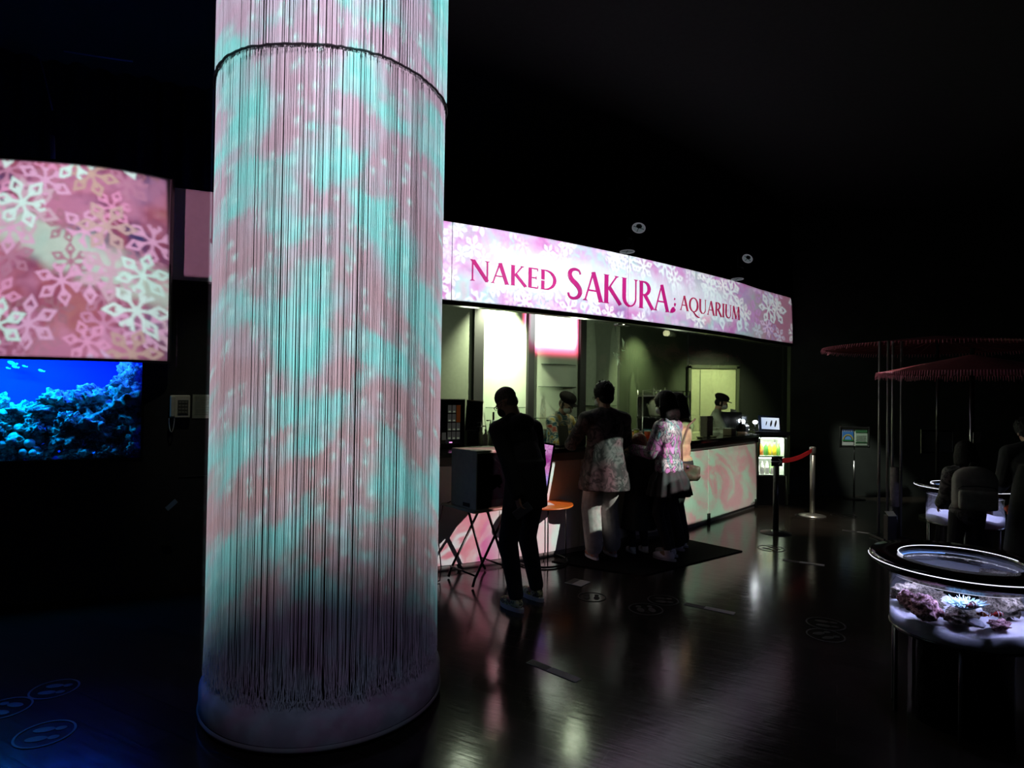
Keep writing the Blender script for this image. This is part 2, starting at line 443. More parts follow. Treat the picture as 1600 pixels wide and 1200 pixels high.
cu_ = [(COL.x - cn.x * a, COL.y - cn.y * a, 4.3) for a in np.linspace(-0.60, 0.60, 9)]
PCOL = projector_light('projector_for_column', colp, (COL.x, COL.y, colp.z), 1150, cl_, cu_, (cl_[0], cl_[-1]), pic_column, angle=130, soft=0.02, deg=1)
PS = projector_light('projector_for_screen', (-1.9, 0.9, 3.3), (*SCR.at(1.6), 2.5), 640,
                     rowpts(SCR, 1.81, 0.03, 0, SCR.L), rowpts(SCR, 3.2, 0.03, 0, SCR.L), ((*SCR.at(0), 2.5), (*SCR.at(SCR.L), 2.5)), pic_screen, soft=0.004)
g0, g1 = FAS.px(285, 360), FAS.px(420, 400)
PG = projector_light('projector_for_side_fascia', (-2.6, 1.2, 3.4), (*FAS.at((g0 + g1) / 2), 2.8), 190,
                     rowpts(FAS, FZ0 + 0.04, 0.02, g0, g1), rowpts(FAS, FZ1, 0.02, g0, g1), ((*FAS.at(g0), 2.8), (*FAS.at(g1), 2.8)), pic_plain_pink)

# ------------------------------------------------------------------ lamps of the kitchen and the tanks, with added fills
def kwall(px, Y=None, off=2.0):
    """plan point on the servery's rear wall (parallel to the counter) seen at column px"""
    d = ray(px, 600); t = (4.85 + off) / (-0.59 * d.x + 0.81 * d.y); return Vector((d.x * t, d.y * t))
KN = Vector((0.59, -0.81))           # towards the visitors
KD = Vector((0.81, 0.59))            # along the wall, to the right
def lamp_at_wall(name, px, dist, z, tz, watt, col, ang=75, blend=0.8, rad=0.03):
    p = kwall(px) + KN * dist; q = kwall(px)
    return spot(name, (p.x, p.y, z), (q.x, q.y, tz), watt, col, ang, blend, rad)
lamp_at_wall('wall_washer', 774, 0.42, 2.90, 2.25, 620, (0.92, 1.0, 0.66), 95, 0.9)
def pic_pink_glow(k, uv, s, t):
    e = k.m('MULTIPLY', k.m('MULTIPLY', k.ss(s, 0.0, 0.16), k.m('SUBTRACT', 1.0, k.ss(s, 0.86, 1.0))), k.ss(t, 0.0, 0.42))
    c = k.ramp(e, [(0.0, (0.10, 0.004, 0.02)), (0.12, (0.55, 0.03, 0.10)), (0.35, (0.9, 0.16, 0.42)), (0.6, (1, 0.75, 0.85)), (0.8, (1, 1, 1))])
    return k.mix(k.ss(t, 0.0, 0.16), (0, 0, 0), c)
pk = kwall(862) + KN * 1.5
projector_light('pink_glow_projector', (pk.x, pk.y, 2.85), (*kwall(862), 2.6), 620,
                [(*kwall(x_), 2.06) for x_ in np.linspace(812, 905, 12)], [(*kwall(x_), 2.97) for x_ in np.linspace(812, 905, 12)],
                ((*kwall(813), 2.5), (*kwall(906), 2.5)), pic_pink_glow, soft=0.03, deg=2)
KW2A = kwall(966); KW2B = Vector((3.12, 11.0))
kd = (KW2B - KW2A).normalized(); kn2 = Vector((kd.y, -kd.x))
p = KW2A + kd * 0.42 + kn2 * 0.5
spot('kitchen_spot', (p.x, p.y, 2.75), (p.x - kn2.x * .5, p.y - kn2.y * .5, 1.8), 110, (0.85, 1.0, 0.50), 80, 1.0, 0.04)
spot('door_spot', (3.5, 9.6, 2.75), (3.55, 11.0, 1.3), 230, (0.88, 1.0, 0.55), 66, 0.9, 0.05)
point('kitchen_fill', (0.75, 6.95, 2.30), 14, (0.85, 1.0, 0.70), 0.1)  # unseen fill points added to brighten staff, left wall and rack
point('kitchen_fill', (-0.45, 6.35, 2.35), 8, (0.85, 1.0, 0.72), 0.1)
point('kitchen_fill', (2.2, 8.3, 2.05), 14, (0.85, 1.0, 0.70), 0.1)
point('counter_task_glow', (1.35, 7.35, 1.75), 1.6, (1.0, 0.75, 0.45), 0.05)

# ------------------------------------------------------------------ materials
def floor_col(k, tc):
    br = k.add('ShaderNodeTexBrick'); k.put(br.inputs['Vector'], k.vm('MULTIPLY', tc, (1, 1, 1)))
    br.inputs['Color1'].default_value = (0.020, 0.016, 0.013, 1); br.inputs['Color2'].default_value = (0.034, 0.027, 0.021, 1)
    br.inputs['Mortar'].default_value = (0.004, 0.004, 0.004, 1)
    br.inputs['Scale'].default_value = 1.0; br.inputs['Brick Width'].default_value = 0.9; br.inputs['Row Height'].default_value = 0.15
    br.inputs['Mortar Size'].default_value = 0.003
    g = k.noise(k.vm('MULTIPLY', tc, (1, 14, 1)), 4.0, 4.0, 0.6)[0]
    return k.mix(k.m('MULTIPLY', g, 0.5), br.outputs['Color'], (0.012, 0.010, 0.009)), br, g
fm = bpy.data.materials.new('dark_wood_planks'); fm.use_nodes = True
k = NT(fm.node_tree); b = fm.node_tree.nodes['Principled BSDF']
tc = k.add('ShaderNodeTexCoord').outputs['Object']
mp = k.add('ShaderNodeMapping'); mp.inputs['Rotation'].default_value = (0, 0, math.radians(28)); k.l.new(tc, mp.inputs[0])
c, br, g = floor_col(k, mp.outputs[0])
k.l.new(c, b.inputs['Base Color'])
wr = k.noise(mp.outputs[0], 9.0, 2.0)[0]
k.l.new(k.m('MULTIPLY_ADD', g, 0.14, 0.08), b.inputs['Roughness'])
b.inputs['Specular IOR Level'].default_value = 0.5
bn = k.add('ShaderNodeBump'); bn.inputs['Strength'].default_value = 0.5; bn.inputs['Distance'].default_value = 0.006
hh = k.m('ADD', k.m('MULTIPLY', br.outputs['Fac'], -0.6), k.m('ADD', k.m('MULTIPLY', g, 0.10), k.m('MULTIPLY', wr, 0.22)))
k.l.new(hh, bn.inputs['Height']); k.l.new(bn.outputs[0], b.inputs['Normal'])

BLACK = mat('matt_black_paint', (0.012, 0.012, 0.013), 0.8, noise=0.2)
DARKWALL = mat('charcoal_green_wall', (0.030, 0.036, 0.030), 0.75, noise=0.15, nscale=3)
NAVY = mat('navy_drape', (0.01, 0.012, 0.05), 0.9, noise=0.2)
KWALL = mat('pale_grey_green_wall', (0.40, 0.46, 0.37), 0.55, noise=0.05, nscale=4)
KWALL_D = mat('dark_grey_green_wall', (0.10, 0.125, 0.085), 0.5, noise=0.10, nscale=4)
CREAM = mat('cream_door_paint', (0.55, 0.60, 0.36), 0.6, noise=0.04)
WHITE = mat('white_board', (0.80, 0.80, 0.80), 0.75, noise=0.02)
TRIMBLK = mat('black_trim', (0.010, 0.010, 0.011), 0.45)
GLOSSBLK = mat('gloss_black', (0.006, 0.006, 0.007), 0.12, coat=0.3)
GREY = mat('mid_grey_laminate', (0.22, 0.22, 0.21), 0.5, noise=0.05)
STEEL = mat('brushed_steel', (0.55, 0.55, 0.53), 0.28, metal=1.0, noise=0.05)
DKSTEEL = mat('dark_steel', (0.12, 0.12, 0.12), 0.35, metal=1.0)
CHROME = mat('chrome', (0.8, 0.8, 0.8), 0.12, metal=1.0)
PLASTICW = mat('off_white_plastic', (0.62, 0.60, 0.52), 0.45, noise=0.04)
PLASTICB = mat('black_plastic', (0.014, 0.014, 0.015), 0.35)
PAPER = mat('white_paper', (0.75, 0.75, 0.72), 0.8, noise=0.03)
SKIN = mat('skin', (0.48, 0.30, 0.21), 0.55, noise=0.06, nscale=8)
SKINT = mat('tanned_skin', (0.36, 0.21, 0.13), 0.5, noise=0.06, nscale=8)
HAIR = mat('black_hair', (0.006, 0.005, 0.005), 0.65, noise=0.4, nscale=60, bump=0.4, spec=0.15)
CRIMSON = mat('crimson_lettering', (0.50, 0.0, 0.16), 0.7)
DKRED = mat('dark_red_lettering', (0.42, 0.01, 0.07), 0.7)

# ------------------------------------------------------------------ setting
bm = bmesh.new(); box(bm, (2, 5.5, -0.05), (18, 15, 0.1)); struct('floor', bm, fm)
bm = bmesh.new(); box(bm, (2, 5.5, 4.75), (18, 15, 0.1)); struct('ceiling', bm, BLACK)
# hall's rear wall to the right of the bar
struct('wall_right', B((8.0, 10.1, 2.35), (6.9, 0.12, 4.7)), DARKWALL)
struct('wall_back', B((2.5, 12.95, 2.35), (17, 0.1, 4.7)), BLACK)
struct('wall_side', B((10.95, 5.5, 2.35), (0.1, 15, 4.7)), BLACK)
# left wall, beneath and above the fascia, with the opening for the wall tank
WL = [Vector((-2.66, 4.88)), Vector((-0.913, -0.408))]
def wl(s, back=0.0):
    q = WL[0] + WL[1] * s + Vector((-0.408, 0.913)) * back; return q
def wl_box(bm, s0, s1, z0, z1, b0, b1):
    m_ = wl((s0 + s1) / 2, (b0 + b1) / 2); a = math.atan2(WL[1].y, WL[1].x)
    return box(bm, (m_.x, m_.y, (z0 + z1) / 2), (abs(s1 - s0), abs(b1 - b0), z1 - z0), Matrix.Rotation(a, 3, 'Z'))
TS0, TS1 = 0.24, 2.5
bm = bmesh.new()
wl_box(bm, -0.75, TS0, 0, 2.44, 0, 0.1)
wl_box(bm, TS1, 4.5, 0, 2.44, 0, 0.1)
wl_box(bm, TS0, TS1, 0, 1.04, 0, 0.1)
wl_box(bm, TS0, TS1, 1.84, 2.44, 0, 0.1)
struct('wall_left', bm, BLACK)
# the wall behind, high above the screen: navy drapes hanging from the ceiling
bm = bmesh.new(); N = 160
rows = []
for i in range(N + 1):
    s = -0.5 + 6.5 * i / N; q = wl(s, 1.6 + 0.05 * math.sin(i * 1.3) + 0.03 * math.sin(i * 0.47))
    rows.append((bm.verts.new((q.x, q.y, 0)), bm.verts.new((q.x, q.y, 4.7))))
for a, b_ in zip(rows, rows[1:]): bm.faces.new((a[0], b_[0], b_[1], a[1]))
o = struct('wall_drape', bm, NAVY, smooth=True)
md = o.modifiers.new('t', 'SOLIDIFY'); md.thickness = 0.02
# servery: rear wall panels, posts, dark side wall, cream door, low ceiling
def kslab(bm, pa, pb, z0, z1, th, off=0.0):
    a, b_ = Vector(pa), Vector(pb); d = (b_ - a); n = Vector((d.y, -d.x)).normalized()
    c_ = (a + b_) / 2 + n * (off - th / 2)
    return box(bm, (c_.x, c_.y, (z0 + z1) / 2), (d.length, th, z1 - z0), Matrix.Rotation(math.atan2(d.y, d.x), 3, 'Z'))
KZ = 3.0
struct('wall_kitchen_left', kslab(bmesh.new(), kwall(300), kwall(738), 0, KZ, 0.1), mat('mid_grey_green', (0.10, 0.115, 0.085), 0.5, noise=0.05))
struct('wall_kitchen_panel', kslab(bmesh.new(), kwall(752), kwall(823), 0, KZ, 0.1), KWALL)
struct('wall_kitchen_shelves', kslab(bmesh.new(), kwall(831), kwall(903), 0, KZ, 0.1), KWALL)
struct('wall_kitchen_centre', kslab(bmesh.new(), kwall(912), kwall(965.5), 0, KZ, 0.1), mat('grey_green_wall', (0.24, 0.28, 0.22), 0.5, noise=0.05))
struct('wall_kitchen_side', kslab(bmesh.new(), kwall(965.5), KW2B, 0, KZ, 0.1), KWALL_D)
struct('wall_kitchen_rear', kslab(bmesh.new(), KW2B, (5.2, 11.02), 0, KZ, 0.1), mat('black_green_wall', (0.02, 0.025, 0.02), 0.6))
for i, (a, b_) in enumerate(((737, 752), (822, 831.5), (903, 912))):
    struct('trim_%d' % (i + 1), kslab(bmesh.new(), kwall(a), kwall(b_), 0, KZ, 0.16, 0.05), TRIMBLK)
q = kwall(966)
struct('trim_4', B((q.x, q.y, 1.5), (0.03, 0.03, KZ)), mat('pale_edge', (0.45, 0.5, 0.38), 0.5))
# underside of the servery ceiling
bm = bmesh.new()
lo = [FAS.at(FAS.L * i / 24, -0.06) for i in range(8, 25)]
hi = [Vector((6.5, 12.5)), Vector((-2.5, 12.5)), Vector((-3.2, 7.0))]
vs = [bm.verts.new((p_.x, p_.y, 2.98)) for p_ in lo + hi]; f = bm.faces.new(vs)
r = bmesh.ops.extrude_face_region(bm, geom=[f]); bmesh.ops.translate(bm, verts=[v for v in r['geom'] if isinstance(v, bmesh.types.BMVert)], vec=(0, 0, 0.08))
bmesh.ops.recalc_face_normals(bm, faces=bm.faces)
struct('ceiling_kitchen', bm, mat('dark_ceiling', (0.05, 0.06, 0.045), 0.8))
# door behind the till
A = onY(1079, 600, 10.96); Bq = onY(1148, 600, 10.96)
d1 = thing('door_1', '', '')
del d1['label'], d1['category']; d1['kind'] = 'structure'
obj('door_leaf', B(((A.x + Bq.x) / 2, 10.93, 1.035), (Bq.x - A.x, 0.04, 2.07), bev=0.004), CREAM, d1)
bm = bmesh.new()
for x in (A.x - 0.03, Bq.x + 0.03): box(bm, (x, 10.92, 1.05), (0.05, 0.08, 2.14))
box(bm, ((A.x + Bq.x) / 2, 10.92, 2.105), (Bq.x - A.x + 0.11, 0.08, 0.06))
obj('door_frame', bm, mat('olive_frame', (0.10, 0.12, 0.07), 0.5), d1)
obj('door_seam', B((A.x + 0.155, 10.905, 1.03), (0.012, 0.012, 2.05)), mat('seam', (0.18, 0.2, 0.11), 0.6), d1)

# ------------------------------------------------------------------ fascia sign
fa = thing('fascia_sign', 'long curved white board over the bar carrying flower pictures and the words NAKED SAKURA AQUARIUM', 'sign', (*FAS.at(f0), FZ0))
fa.location = (0, 0, 0)
FT0 = FAS.px(180, 400)
seams = [FT0, FAS.px(706, 400), FAS.px(981, 450), FAS.px(1138, 480), FAS.L - 0.09]
for i in range(4):
    obj('board_panel', FAS.ribbon(FZ0, FZ1, -0.03, 0.0, seams[i] + (0.004 if i else 0), seams[i + 1] - 0.004), WHITE, fa)
bm = bmesh.new(); e0 = FAS.at(FAS.L - 0.086); e1 = FAS.at(FAS.L)
dd = (e1 - e0).normalized() ; nn = Vector((dd.y, -dd.x)) * -0.03
v = [bm.verts.new((*p_, z)) for p_, z in ((e0, FZ0), (e1, FZ0), (e1, FZ1 - 0.16), (e0, FZ1))]
w = [bm.verts.new((*(p_ + nn), z)) for p_, z in ((e0, FZ0), (e1, FZ0), (e1, FZ1 - 0.16), (e0, FZ1))]
bm.faces.new(v); bm.faces.new(w[::-1])
for i in range(4): bm.faces.new((v[i], w[i], w[(i + 1) % 4], v[(i + 1) % 4]))
bmesh.ops.recalc_face_normals(bm, faces=bm.faces)
obj('end_panel', bm, WHITE, fa)
obj('bottom_trim', FAS.ribbon(FZ0 - 0.045, FZ0, -0.09, 0.01, FT0), TRIMBLK, fa)
obj('backing', FAS.ribbon(FZ0 - 0.02, FZ1 - 0.01, -0.06, -0.035, FT0), BLACK, fa)

# lettering: glyphs drawn as thick and thin strokes with serifs, in a unit cap height
def quad(a, b_, w0, w1=None):
    a, b_ = Vector(a), Vector(b_); d = (b_ - a).normalized(); n = Vector((-d.y, d.x)); w1 = w0 if w1 is None else w1
    return [a + n * w0 / 2, a - n * w0 / 2, b_ - n * w1 / 2, b_ + n * w1 / 2]
def vstem(x, w, y0=0, y1=1): return [Vector((x - w / 2, y0)), Vector((x + w / 2, y0)), Vector((x + w / 2, y1)), Vector((x - w / 2, y1))]
def serif(x, y, w, top=False):
    h = 0.028; s = -1 if top else 1
    return [Vector((x - w / 2, y)), Vector((x + w / 2, y)), Vector((x + w * 0.22, y + s * h * 1.6)), Vector((x - w * 0.22, y + s * h * 1.6))]
def arcs(c_, rx, ry, a0, a1, wt, n=14):
    """arc whose width follows wt(angle)"""
    out = []
    for i in range(n):
        q = []
        for t in (i / n, (i + 1) / n):
            a = math.radians(a0 + (a1 - a0) * t); w = wt(a)
            q.append((Vector((c_[0] + rx * math.cos(a), c_[1] + ry * math.sin(a))), Vector((math.cos(a), math.sin(a))) * w / 2))
        (p0, n0), (p1, n1) = q; out.append([p0 - n0, p0 + n0, p1 + n1, p1 - n1])
    return out
TH, TN = 0.150, 0.055
side = lambda a: TN + (TH - TN) * abs(math.cos(a)) ** 1.2
def glyph(ch):
    S = []; W = 0.7
    if ch == 'N':
        W = .74; S = [vstem(.08, TN), quad((.09, .98), (.66, .03), TH), vstem(.66, TN), serif(.08, 0, .2), serif(.66, 1, .2, True), serif(.05, 1, .14, True)]
    elif ch == 'A':
        W = .74; S = [quad((.07, 0), (.36, 1), TN), quad((.36, 1.0), (.66, 0), TH), quad((.2, .36), (.54, .36), TN), serif(.07, 0, .18), serif(.66, 0, .24)]
    elif ch == 'K':
        W = .68; S = [vstem(.1, TH), quad((.13, .44), (.5, .99), TN), quad((.22, .56), (.66, 0), TH * .95), serif(.1, 0, .24), serif(.1, 1, .24, True), serif(.5, 1, .18, True), serif(.64, 0, .14)]
    elif ch == 'E':
        W = .52; S = [vstem(.1, TH), quad((.1, .98), (.44, .98), TN), quad((.1, .52), (.38, .52), TN), quad((.1, .02), (.46, .02), TN), vstem(.44, .03, .86, 1), vstem(.46, .03, 0, .14), vstem(.38, .03, .45, .59)]
    elif ch == 'D':
        W = .76; S = [vstem(.1, TH, 0, .44), vstem(.1, TH, .5, 1), serif(.1, 0, .24), serif(.1, 1, .24, True)] + arcs((.2, .5), .46, .48, -90, 90, side) + [quad((.1, .98), (.22, .98), TN), quad((.1, .02), (.22, .02), TN)]
    elif ch == 'S':
        W = .56
        pts = [(.47, .84), (.43, .95), (.29, .99), (.15, .93), (.10, .78), (.17, .63), (.30, .52), (.42, .39), (.47, .24), (.40, .08), (.24, .01), (.10, .05), (.05, .18)]
        cr = crom(pts, 4); n = len(cr)
        for i in range(n - 1):
            w0, w1 = [TN + (TH * 1.1 - TN) * max(0, math.sin(PI * j / (n - 1))) ** 1.6 for j in (i, i + 1)]
            S.append(quad(cr[i], cr[i + 1], w0, w1))
    elif ch == 'U':
        W = .72; S = [vstem(.11, TH, .32, 1), vstem(.6, TN, .32, 1), serif(.11, 1, .24, True), serif(.6, 1, .18, True)] + arcs((.355, .32), .245, .31, 180, 360, lambda a: TN + (TH - TN) * max(0, -math.cos(a)) ** .8)
    elif ch == 'R':
        W = .66; S = [vstem(.1, TH), serif(.1, 0, .24), serif(.1, 1, .24, True)] + arcs((.2, .74), .25, .24, -90, 90, side) + [quad((.1, .98), (.21, .98), TN), quad((.1, .5), (.22, .5), TN), quad((.26, .5), (.62, 0), TH * .95), serif(.62, 0, .14)]
    elif ch == 'Q':
        W = .84; S = arcs((.41, .5), .35, .48, 0, 360, side, 26) + [quad((.36, .04), (.62, -.22), TN, TH * .8), quad((.62, -.22), (.86, -.33), TH * .8, TN), quad((.86, -.33), (1.0, -.31), TN, .02)]
    elif ch == 'I':
        W = .24; S = [vstem(.11, TH), serif(.11, 0, .22), serif(.11, 1, .22, True)]
    elif ch == 'M':
        W = .9; S = [quad((.05, 0), (.14, 1), TN), quad((.14, 1), (.43, .04), TH), quad((.43, .04), (.72, 1), TN), quad((.72, 1), (.8, 0), TH), serif(.05, 0, .16), serif(.8, 0, .24)]
    elif ch == ':':
        W = .34
        def petal(cx, cy, a, s_):
            R_ = Matrix.Rotation(a, 2); P = [(-.5, 0), (-.2, .22), (.15, .3), (.42, .2), (.36, 0), (.42, -.2), (.15, -.3), (-.2, -.22)]
            return [Vector((cx, cy)) + R_ @ Vector(p_) * s_ for p_ in P]
        S = [petal(.16, .1, .7, .34), petal(.27, .33, 1.5, .16), petal(.25, .55, 1.3, .10)]
    return S, W
def word(txt, x0, x1, top0, bot0, m, gap=0.07, cut=None):
    """letters laid on the fascia between photo columns x0..x1; the cap height comes from the first letter"""
    sA, sB = FAS.px(x0, bot0), FAS.px(x1, bot0 + 10)
    qa = FAS.at(sA); zt = onY(x0, top0, qa.y).z; zb = onY(x0, bot0, qa.y).z; h = zt - zb
    gl = [glyph(c_) for c_ in txt]; tot = sum(g_[1] for g_ in gl) + gap * (len(gl) - 1)
    sx = (sB - sA) / tot; x = 0
    for (S, W), ch in zip(gl, txt):
        bm = bmesh.new()
        for i, poly in enumerate(S):
            if ch == ':' and i: obj('letter', bm, m, fa); bm = bmesh.new()
            pts = [Vector((sA + (x + p_.x) * sx, zb + p_.y * h)) for p_ in poly]
            ar = sum(p_.cross(q_) for p_, q_ in zip(pts, pts[1:] + pts[:1]))
            if ar < 0: pts = pts[::-1]
            o_ = 0.004 + 0.0001 * i
            fr = [bm.verts.new((*FAS.at(p_.x, o_), p_.y)) for p_ in pts]; bk = [bm.verts.new((*FAS.at(p_.x, 0.0005), p_.y)) for p_ in pts]
            bm.faces.new(fr)
            for j in range(len(fr)):
                j2 = (j + 1) % len(fr); bm.faces.new((fr[j], bk[j], bk[j2], fr[j2]))
        obj('letter', bm, m, fa); x += W + gap
word('NAKED', 735, 870, 405, 438, CRIMSON)
word('SAKURA:', 884, 1056, 418, 465, CRIMSON, 0.02)
word('AQUARIUM', 1062, 1156, 461, 484, DKRED, 0.05)

# ------------------------------------------------------------------ hanging ceiling spotlights near the fascia
def can_spot(px, py, Y, r, label, tilt):
    q = onY(px, py, Y); t = thing('ceiling_spotlight', label, 'spotlight', q, 0, 'spotlights over the bar sign')
    R_ = Euler(tilt).to_matrix()
    bm = lathe([(r * .95, .16), (r, .14), (r, 0.0), (r * .93, 0.0), (r * .9, .03)], 28); bmesh.ops.transform(bm, matrix=R_.to_4x4(), verts=bm.verts); obj('housing', bm, PLASTICB, t, True)
    bm = lathe([(r * .93, .0), (r * .93, -.006), (r * .78, -.006), (r * .78, .0)], 28, caps=False); bmesh.ops.transform(bm, matrix=R_.to_4x4(), verts=bm.verts); obj('rim', bm, mat('lit_white_rim', (0.8, 0.82, 0.85), 0.4, emit=(0.6, 0.6, 0.7), estr=0.15), t, True)  # rim and reflector glow faintly, painting in light caught from the sign
    bm = lathe([(r * .78, .0), (r * .4, .03), (0, .035)], 28, caps=False); bmesh.ops.transform(bm, matrix=R_.to_4x4(), verts=bm.verts); obj('reflector', bm, mat('lit_pale_reflector', (0.45, 0.48, 0.5), 0.3, emit=(0.5, 0.6, 0.65), estr=0.12), t, True)
    bm = bmesh.new(); box(bm, (0, 0, 0.002), (r * 1.5, 0.006, 0.004)); box(bm, (0, 0, 0.002), (0.006, r * 1.5, 0.004)); bmesh.ops.transform(bm, matrix=R_.to_4x4(), verts=bm.verts); obj('grille', bm, PLASTICB, t)
    top = R_ @ Vector((0, 0, .15))
    obj('stem', T([top, (top.x, top.y, top.z + .1), (top.x, top.y, 4.7 - q.z)], 0.012, 8), PLASTICB, t)
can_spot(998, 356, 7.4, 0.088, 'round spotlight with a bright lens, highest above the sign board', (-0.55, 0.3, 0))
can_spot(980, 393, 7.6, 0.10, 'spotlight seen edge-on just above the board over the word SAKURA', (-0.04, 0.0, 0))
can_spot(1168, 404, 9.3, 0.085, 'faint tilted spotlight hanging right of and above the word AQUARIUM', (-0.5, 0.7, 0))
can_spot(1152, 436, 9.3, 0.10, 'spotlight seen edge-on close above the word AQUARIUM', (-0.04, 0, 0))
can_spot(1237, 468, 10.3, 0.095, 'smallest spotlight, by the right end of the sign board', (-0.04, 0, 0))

# ------------------------------------------------------------------ counter
ct = thing('bar_counter', 'long curved bar counter with black top and pink flower light on its white front', 'counter', (0, 0, 0))
cs_ = [0.15, CTR.px(780, 800), CTR.px(905, 800), CTR.px(1106, 800), CTR.L]
for a, b_ in zip(cs_, cs_[1:]):
    obj('front_panel', CTR.ribbon(0.05, 0.93, -0.03, 0.0, a + 0.004, b_ - 0.004), WHITE, ct)
obj('kickboard', CTR.ribbon(0.0, 0.05, -0.06, -0.01, 0.15), GREY, ct)
obj('upper_band', CTR.ribbon(0.935, 1.015, -0.035, 0.02, 0.15), mat('grey_band', (0.16, 0.15, 0.16), 0.6), ct)
obj('worktop', CTR.ribbon(1.015, 1.055, -0.62, 0.06, 0.15), mat('black_worktop', (0.012, 0.012, 0.011), 0.16), ct)
obj('carcass', CTR.ribbon(0.0, 1.01, -0.55, -0.07, 0.18, CTR.L - 0.05), BLACK, ct)
for pxx in (1106, 1180):
    s_ = CTR.px(pxx, 800); q = CTR.at(s_, 0.012); d = CTR.dirat(s_)
    obj('foot_bracket', B((q.x, q.y, 0.06), (0.05, 0.02, 0.12), Matrix.Rotation(math.atan2(d.y, d.x), 3, 'Z')), PLASTICB, ct)

# wall beyond the counter end, dark post
q0, q1 = onY(1190, 700, 9.15), onY(1228, 700, 9.35)

# ------------------------------------------------------------------ string curtain round the pillar
pl = thing('pillar', 'thick round black pillar inside the string curtain on a pale round plinth', 'pillar', (COL.x, COL.y, 0))
obj('shaft', lathe([(0.50, 0.02), (0.50, 4.69)], 64), BLACK, pl, True)
def plinth_c(k, tc):
    return k.mix(k.ss(k.noise(tc, 9.0, 4.0)[0], 0.35, 0.65), (0.42, 0.40, 0.42), (0.55, 0.53, 0.55))
obj('plinth', lathe([(0.53, 0.0), (0.53, 0.035), (0.585, 0.04), (0.60, 0.06), (0.598, 0.15), (0.575, 0.19), (0.52, 0.205)], 96), pmat('grey_felt', plinth_c, 0.9), pl, True)
obj('plinth_edge', lathe([(0.592, 0.03), (0.604, 0.036), (0.606, 0.046), (0.600, 0.055)], 96, caps=False), mat('edge_band', (0.30, 0.29, 0.27), 0.5), pl, True)
sc_ = thing('string_curtain', 'white string curtain hanging all round the pillar under pink and turquoise light', 'curtain', (COL.x, COL.y, 0))
def strings(n_target, z0, z1, r0, jr, gapf, seed, tang=True, w=0.0021):
    rnd = random.Random(seed); bm = bmesh.new(); a = 0.0
    wob = lambda a_, s_: mnoise.noise(Vector((math.cos(a_) * s_, math.sin(a_) * s_, seed)))
    while a < 2 * PI:
        g = 0.0024
        open_ = 0.5 + 0.5 * wob(a, 5)
        if rnd.random() < gapf * (0.35 + 1.3 * open_): g += rnd.uniform(0.001, 0.0065)
        a += g / r0
        r = r0 + rnd.uniform(-jr, jr); ww = w * rnd.uniform(0.8, 1.15)
        drift = rnd.gauss(0, 0.0035); ph = rnd.random() * 6; rings = []
        zb = z0 + (rnd.uniform(-0.01, 0.05) if tang else 0)
        zs = [z1, z0 + (z1 - z0) * 0.66, z0 + (z1 - z0) * 0.33, z0 + 0.35, z0 + 0.2, z0 + 0.1, z0 + 0.04, zb] if tang else [z1, (z0 + z1) / 2, z0]
        for z in zs:
            t = (z1 - z) / (z1 - z0)
            aa = a + (drift * t * 1.5 + (0.0012 * math.sin(ph + z * 3)) * t) / r0
            rr = r
            if tang and z < z0 + 0.3:
                kx = (1 - (z - z0) / 0.3); aa += kx * rnd.gauss(0, 0.006) / r0; rr += kx * rnd.uniform(-0.004, 0.008)
            ca, sa = math.cos(aa), math.sin(aa); hw = ww / 2
            rings.append([bm.verts.new((rr * ca - hw * sa, rr * sa + hw * ca, z)), bm.verts.new((rr * ca + hw * sa, rr * sa - hw * ca, z)),
                          bm.verts.new(((rr - ww) * ca, (rr - ww) * sa, z))])
        for p_, q_ in zip(rings, rings[1:]):
            for j in range(3): bm.faces.new((p_[j], p_[(j + 1) % 3], q_[(j + 1) % 3], q_[j]))
    bmesh.ops.recalc_face_normals(bm, faces=bm.faces)
    return bm
STR = mat('white_strings', (0.80, 0.79, 0.80), 0.8)
obj('hanging_strings', strings(0, 0.20, 3.12, COLR, 0.004, 0.45, 3), STR, sc_, kind='stuff')
obj('inner_strings', strings(0, 0.20, 3.12, COLR - 0.035, 0.01, 0.9, 11), STR, sc_, kind='stuff')
obj('upper_strings', strings(0, 3.12, 4.69, COLR + 0.008, 0.003, 0.30, 5, False), STR, sc_, kind='stuff')
obj('upper_inner_strings', strings(0, 3.12, 4.69, COLR - 0.02, 0.006, 0.6, 15, False), STR, sc_, kind='stuff')
bm = bmesh.new(); pts = []
for i in range(181):
    a = 2 * PI * i / 180; pts.append(((COLR + 0.012 + random.uniform(-.001, .002)) * math.cos(a), (COLR + 0.012) * math.sin(a), 3.12 + 0.006 * math.sin(a * 5) + random.uniform(-.003, .003)))
obj('cord_ring', tube(bm, pts, 0.0055, 6, False), mat('black_cord', (0.01, 0.01, 0.012), 0.7), sc_, True)

# ------------------------------------------------------------------ projection screen and wall tank at the left
ps = thing('projection_screen', 'big white screen at the left filled with pink and mint paper flower pictures', 'screen')
obj('screen_sheet', SCR.ribbon(1.8, 3.21, -0.02, 0.0), WHITE, ps)
q = SCR.at(SCR.L); obj('edge_strip', B((q.x + 0.004, q.y + 0.012, 2.505), (0.012, 0.03, 1.42)), DKSTEEL, ps)
obj('bottom_rail', SCR.ribbon(1.782, 1.8, -0.03, 0.004), TRIMBLK, ps)
obj('top_rail', SCR.ribbon(3.21, 3.222, -0.03, 0.004), TRIMBLK, ps)

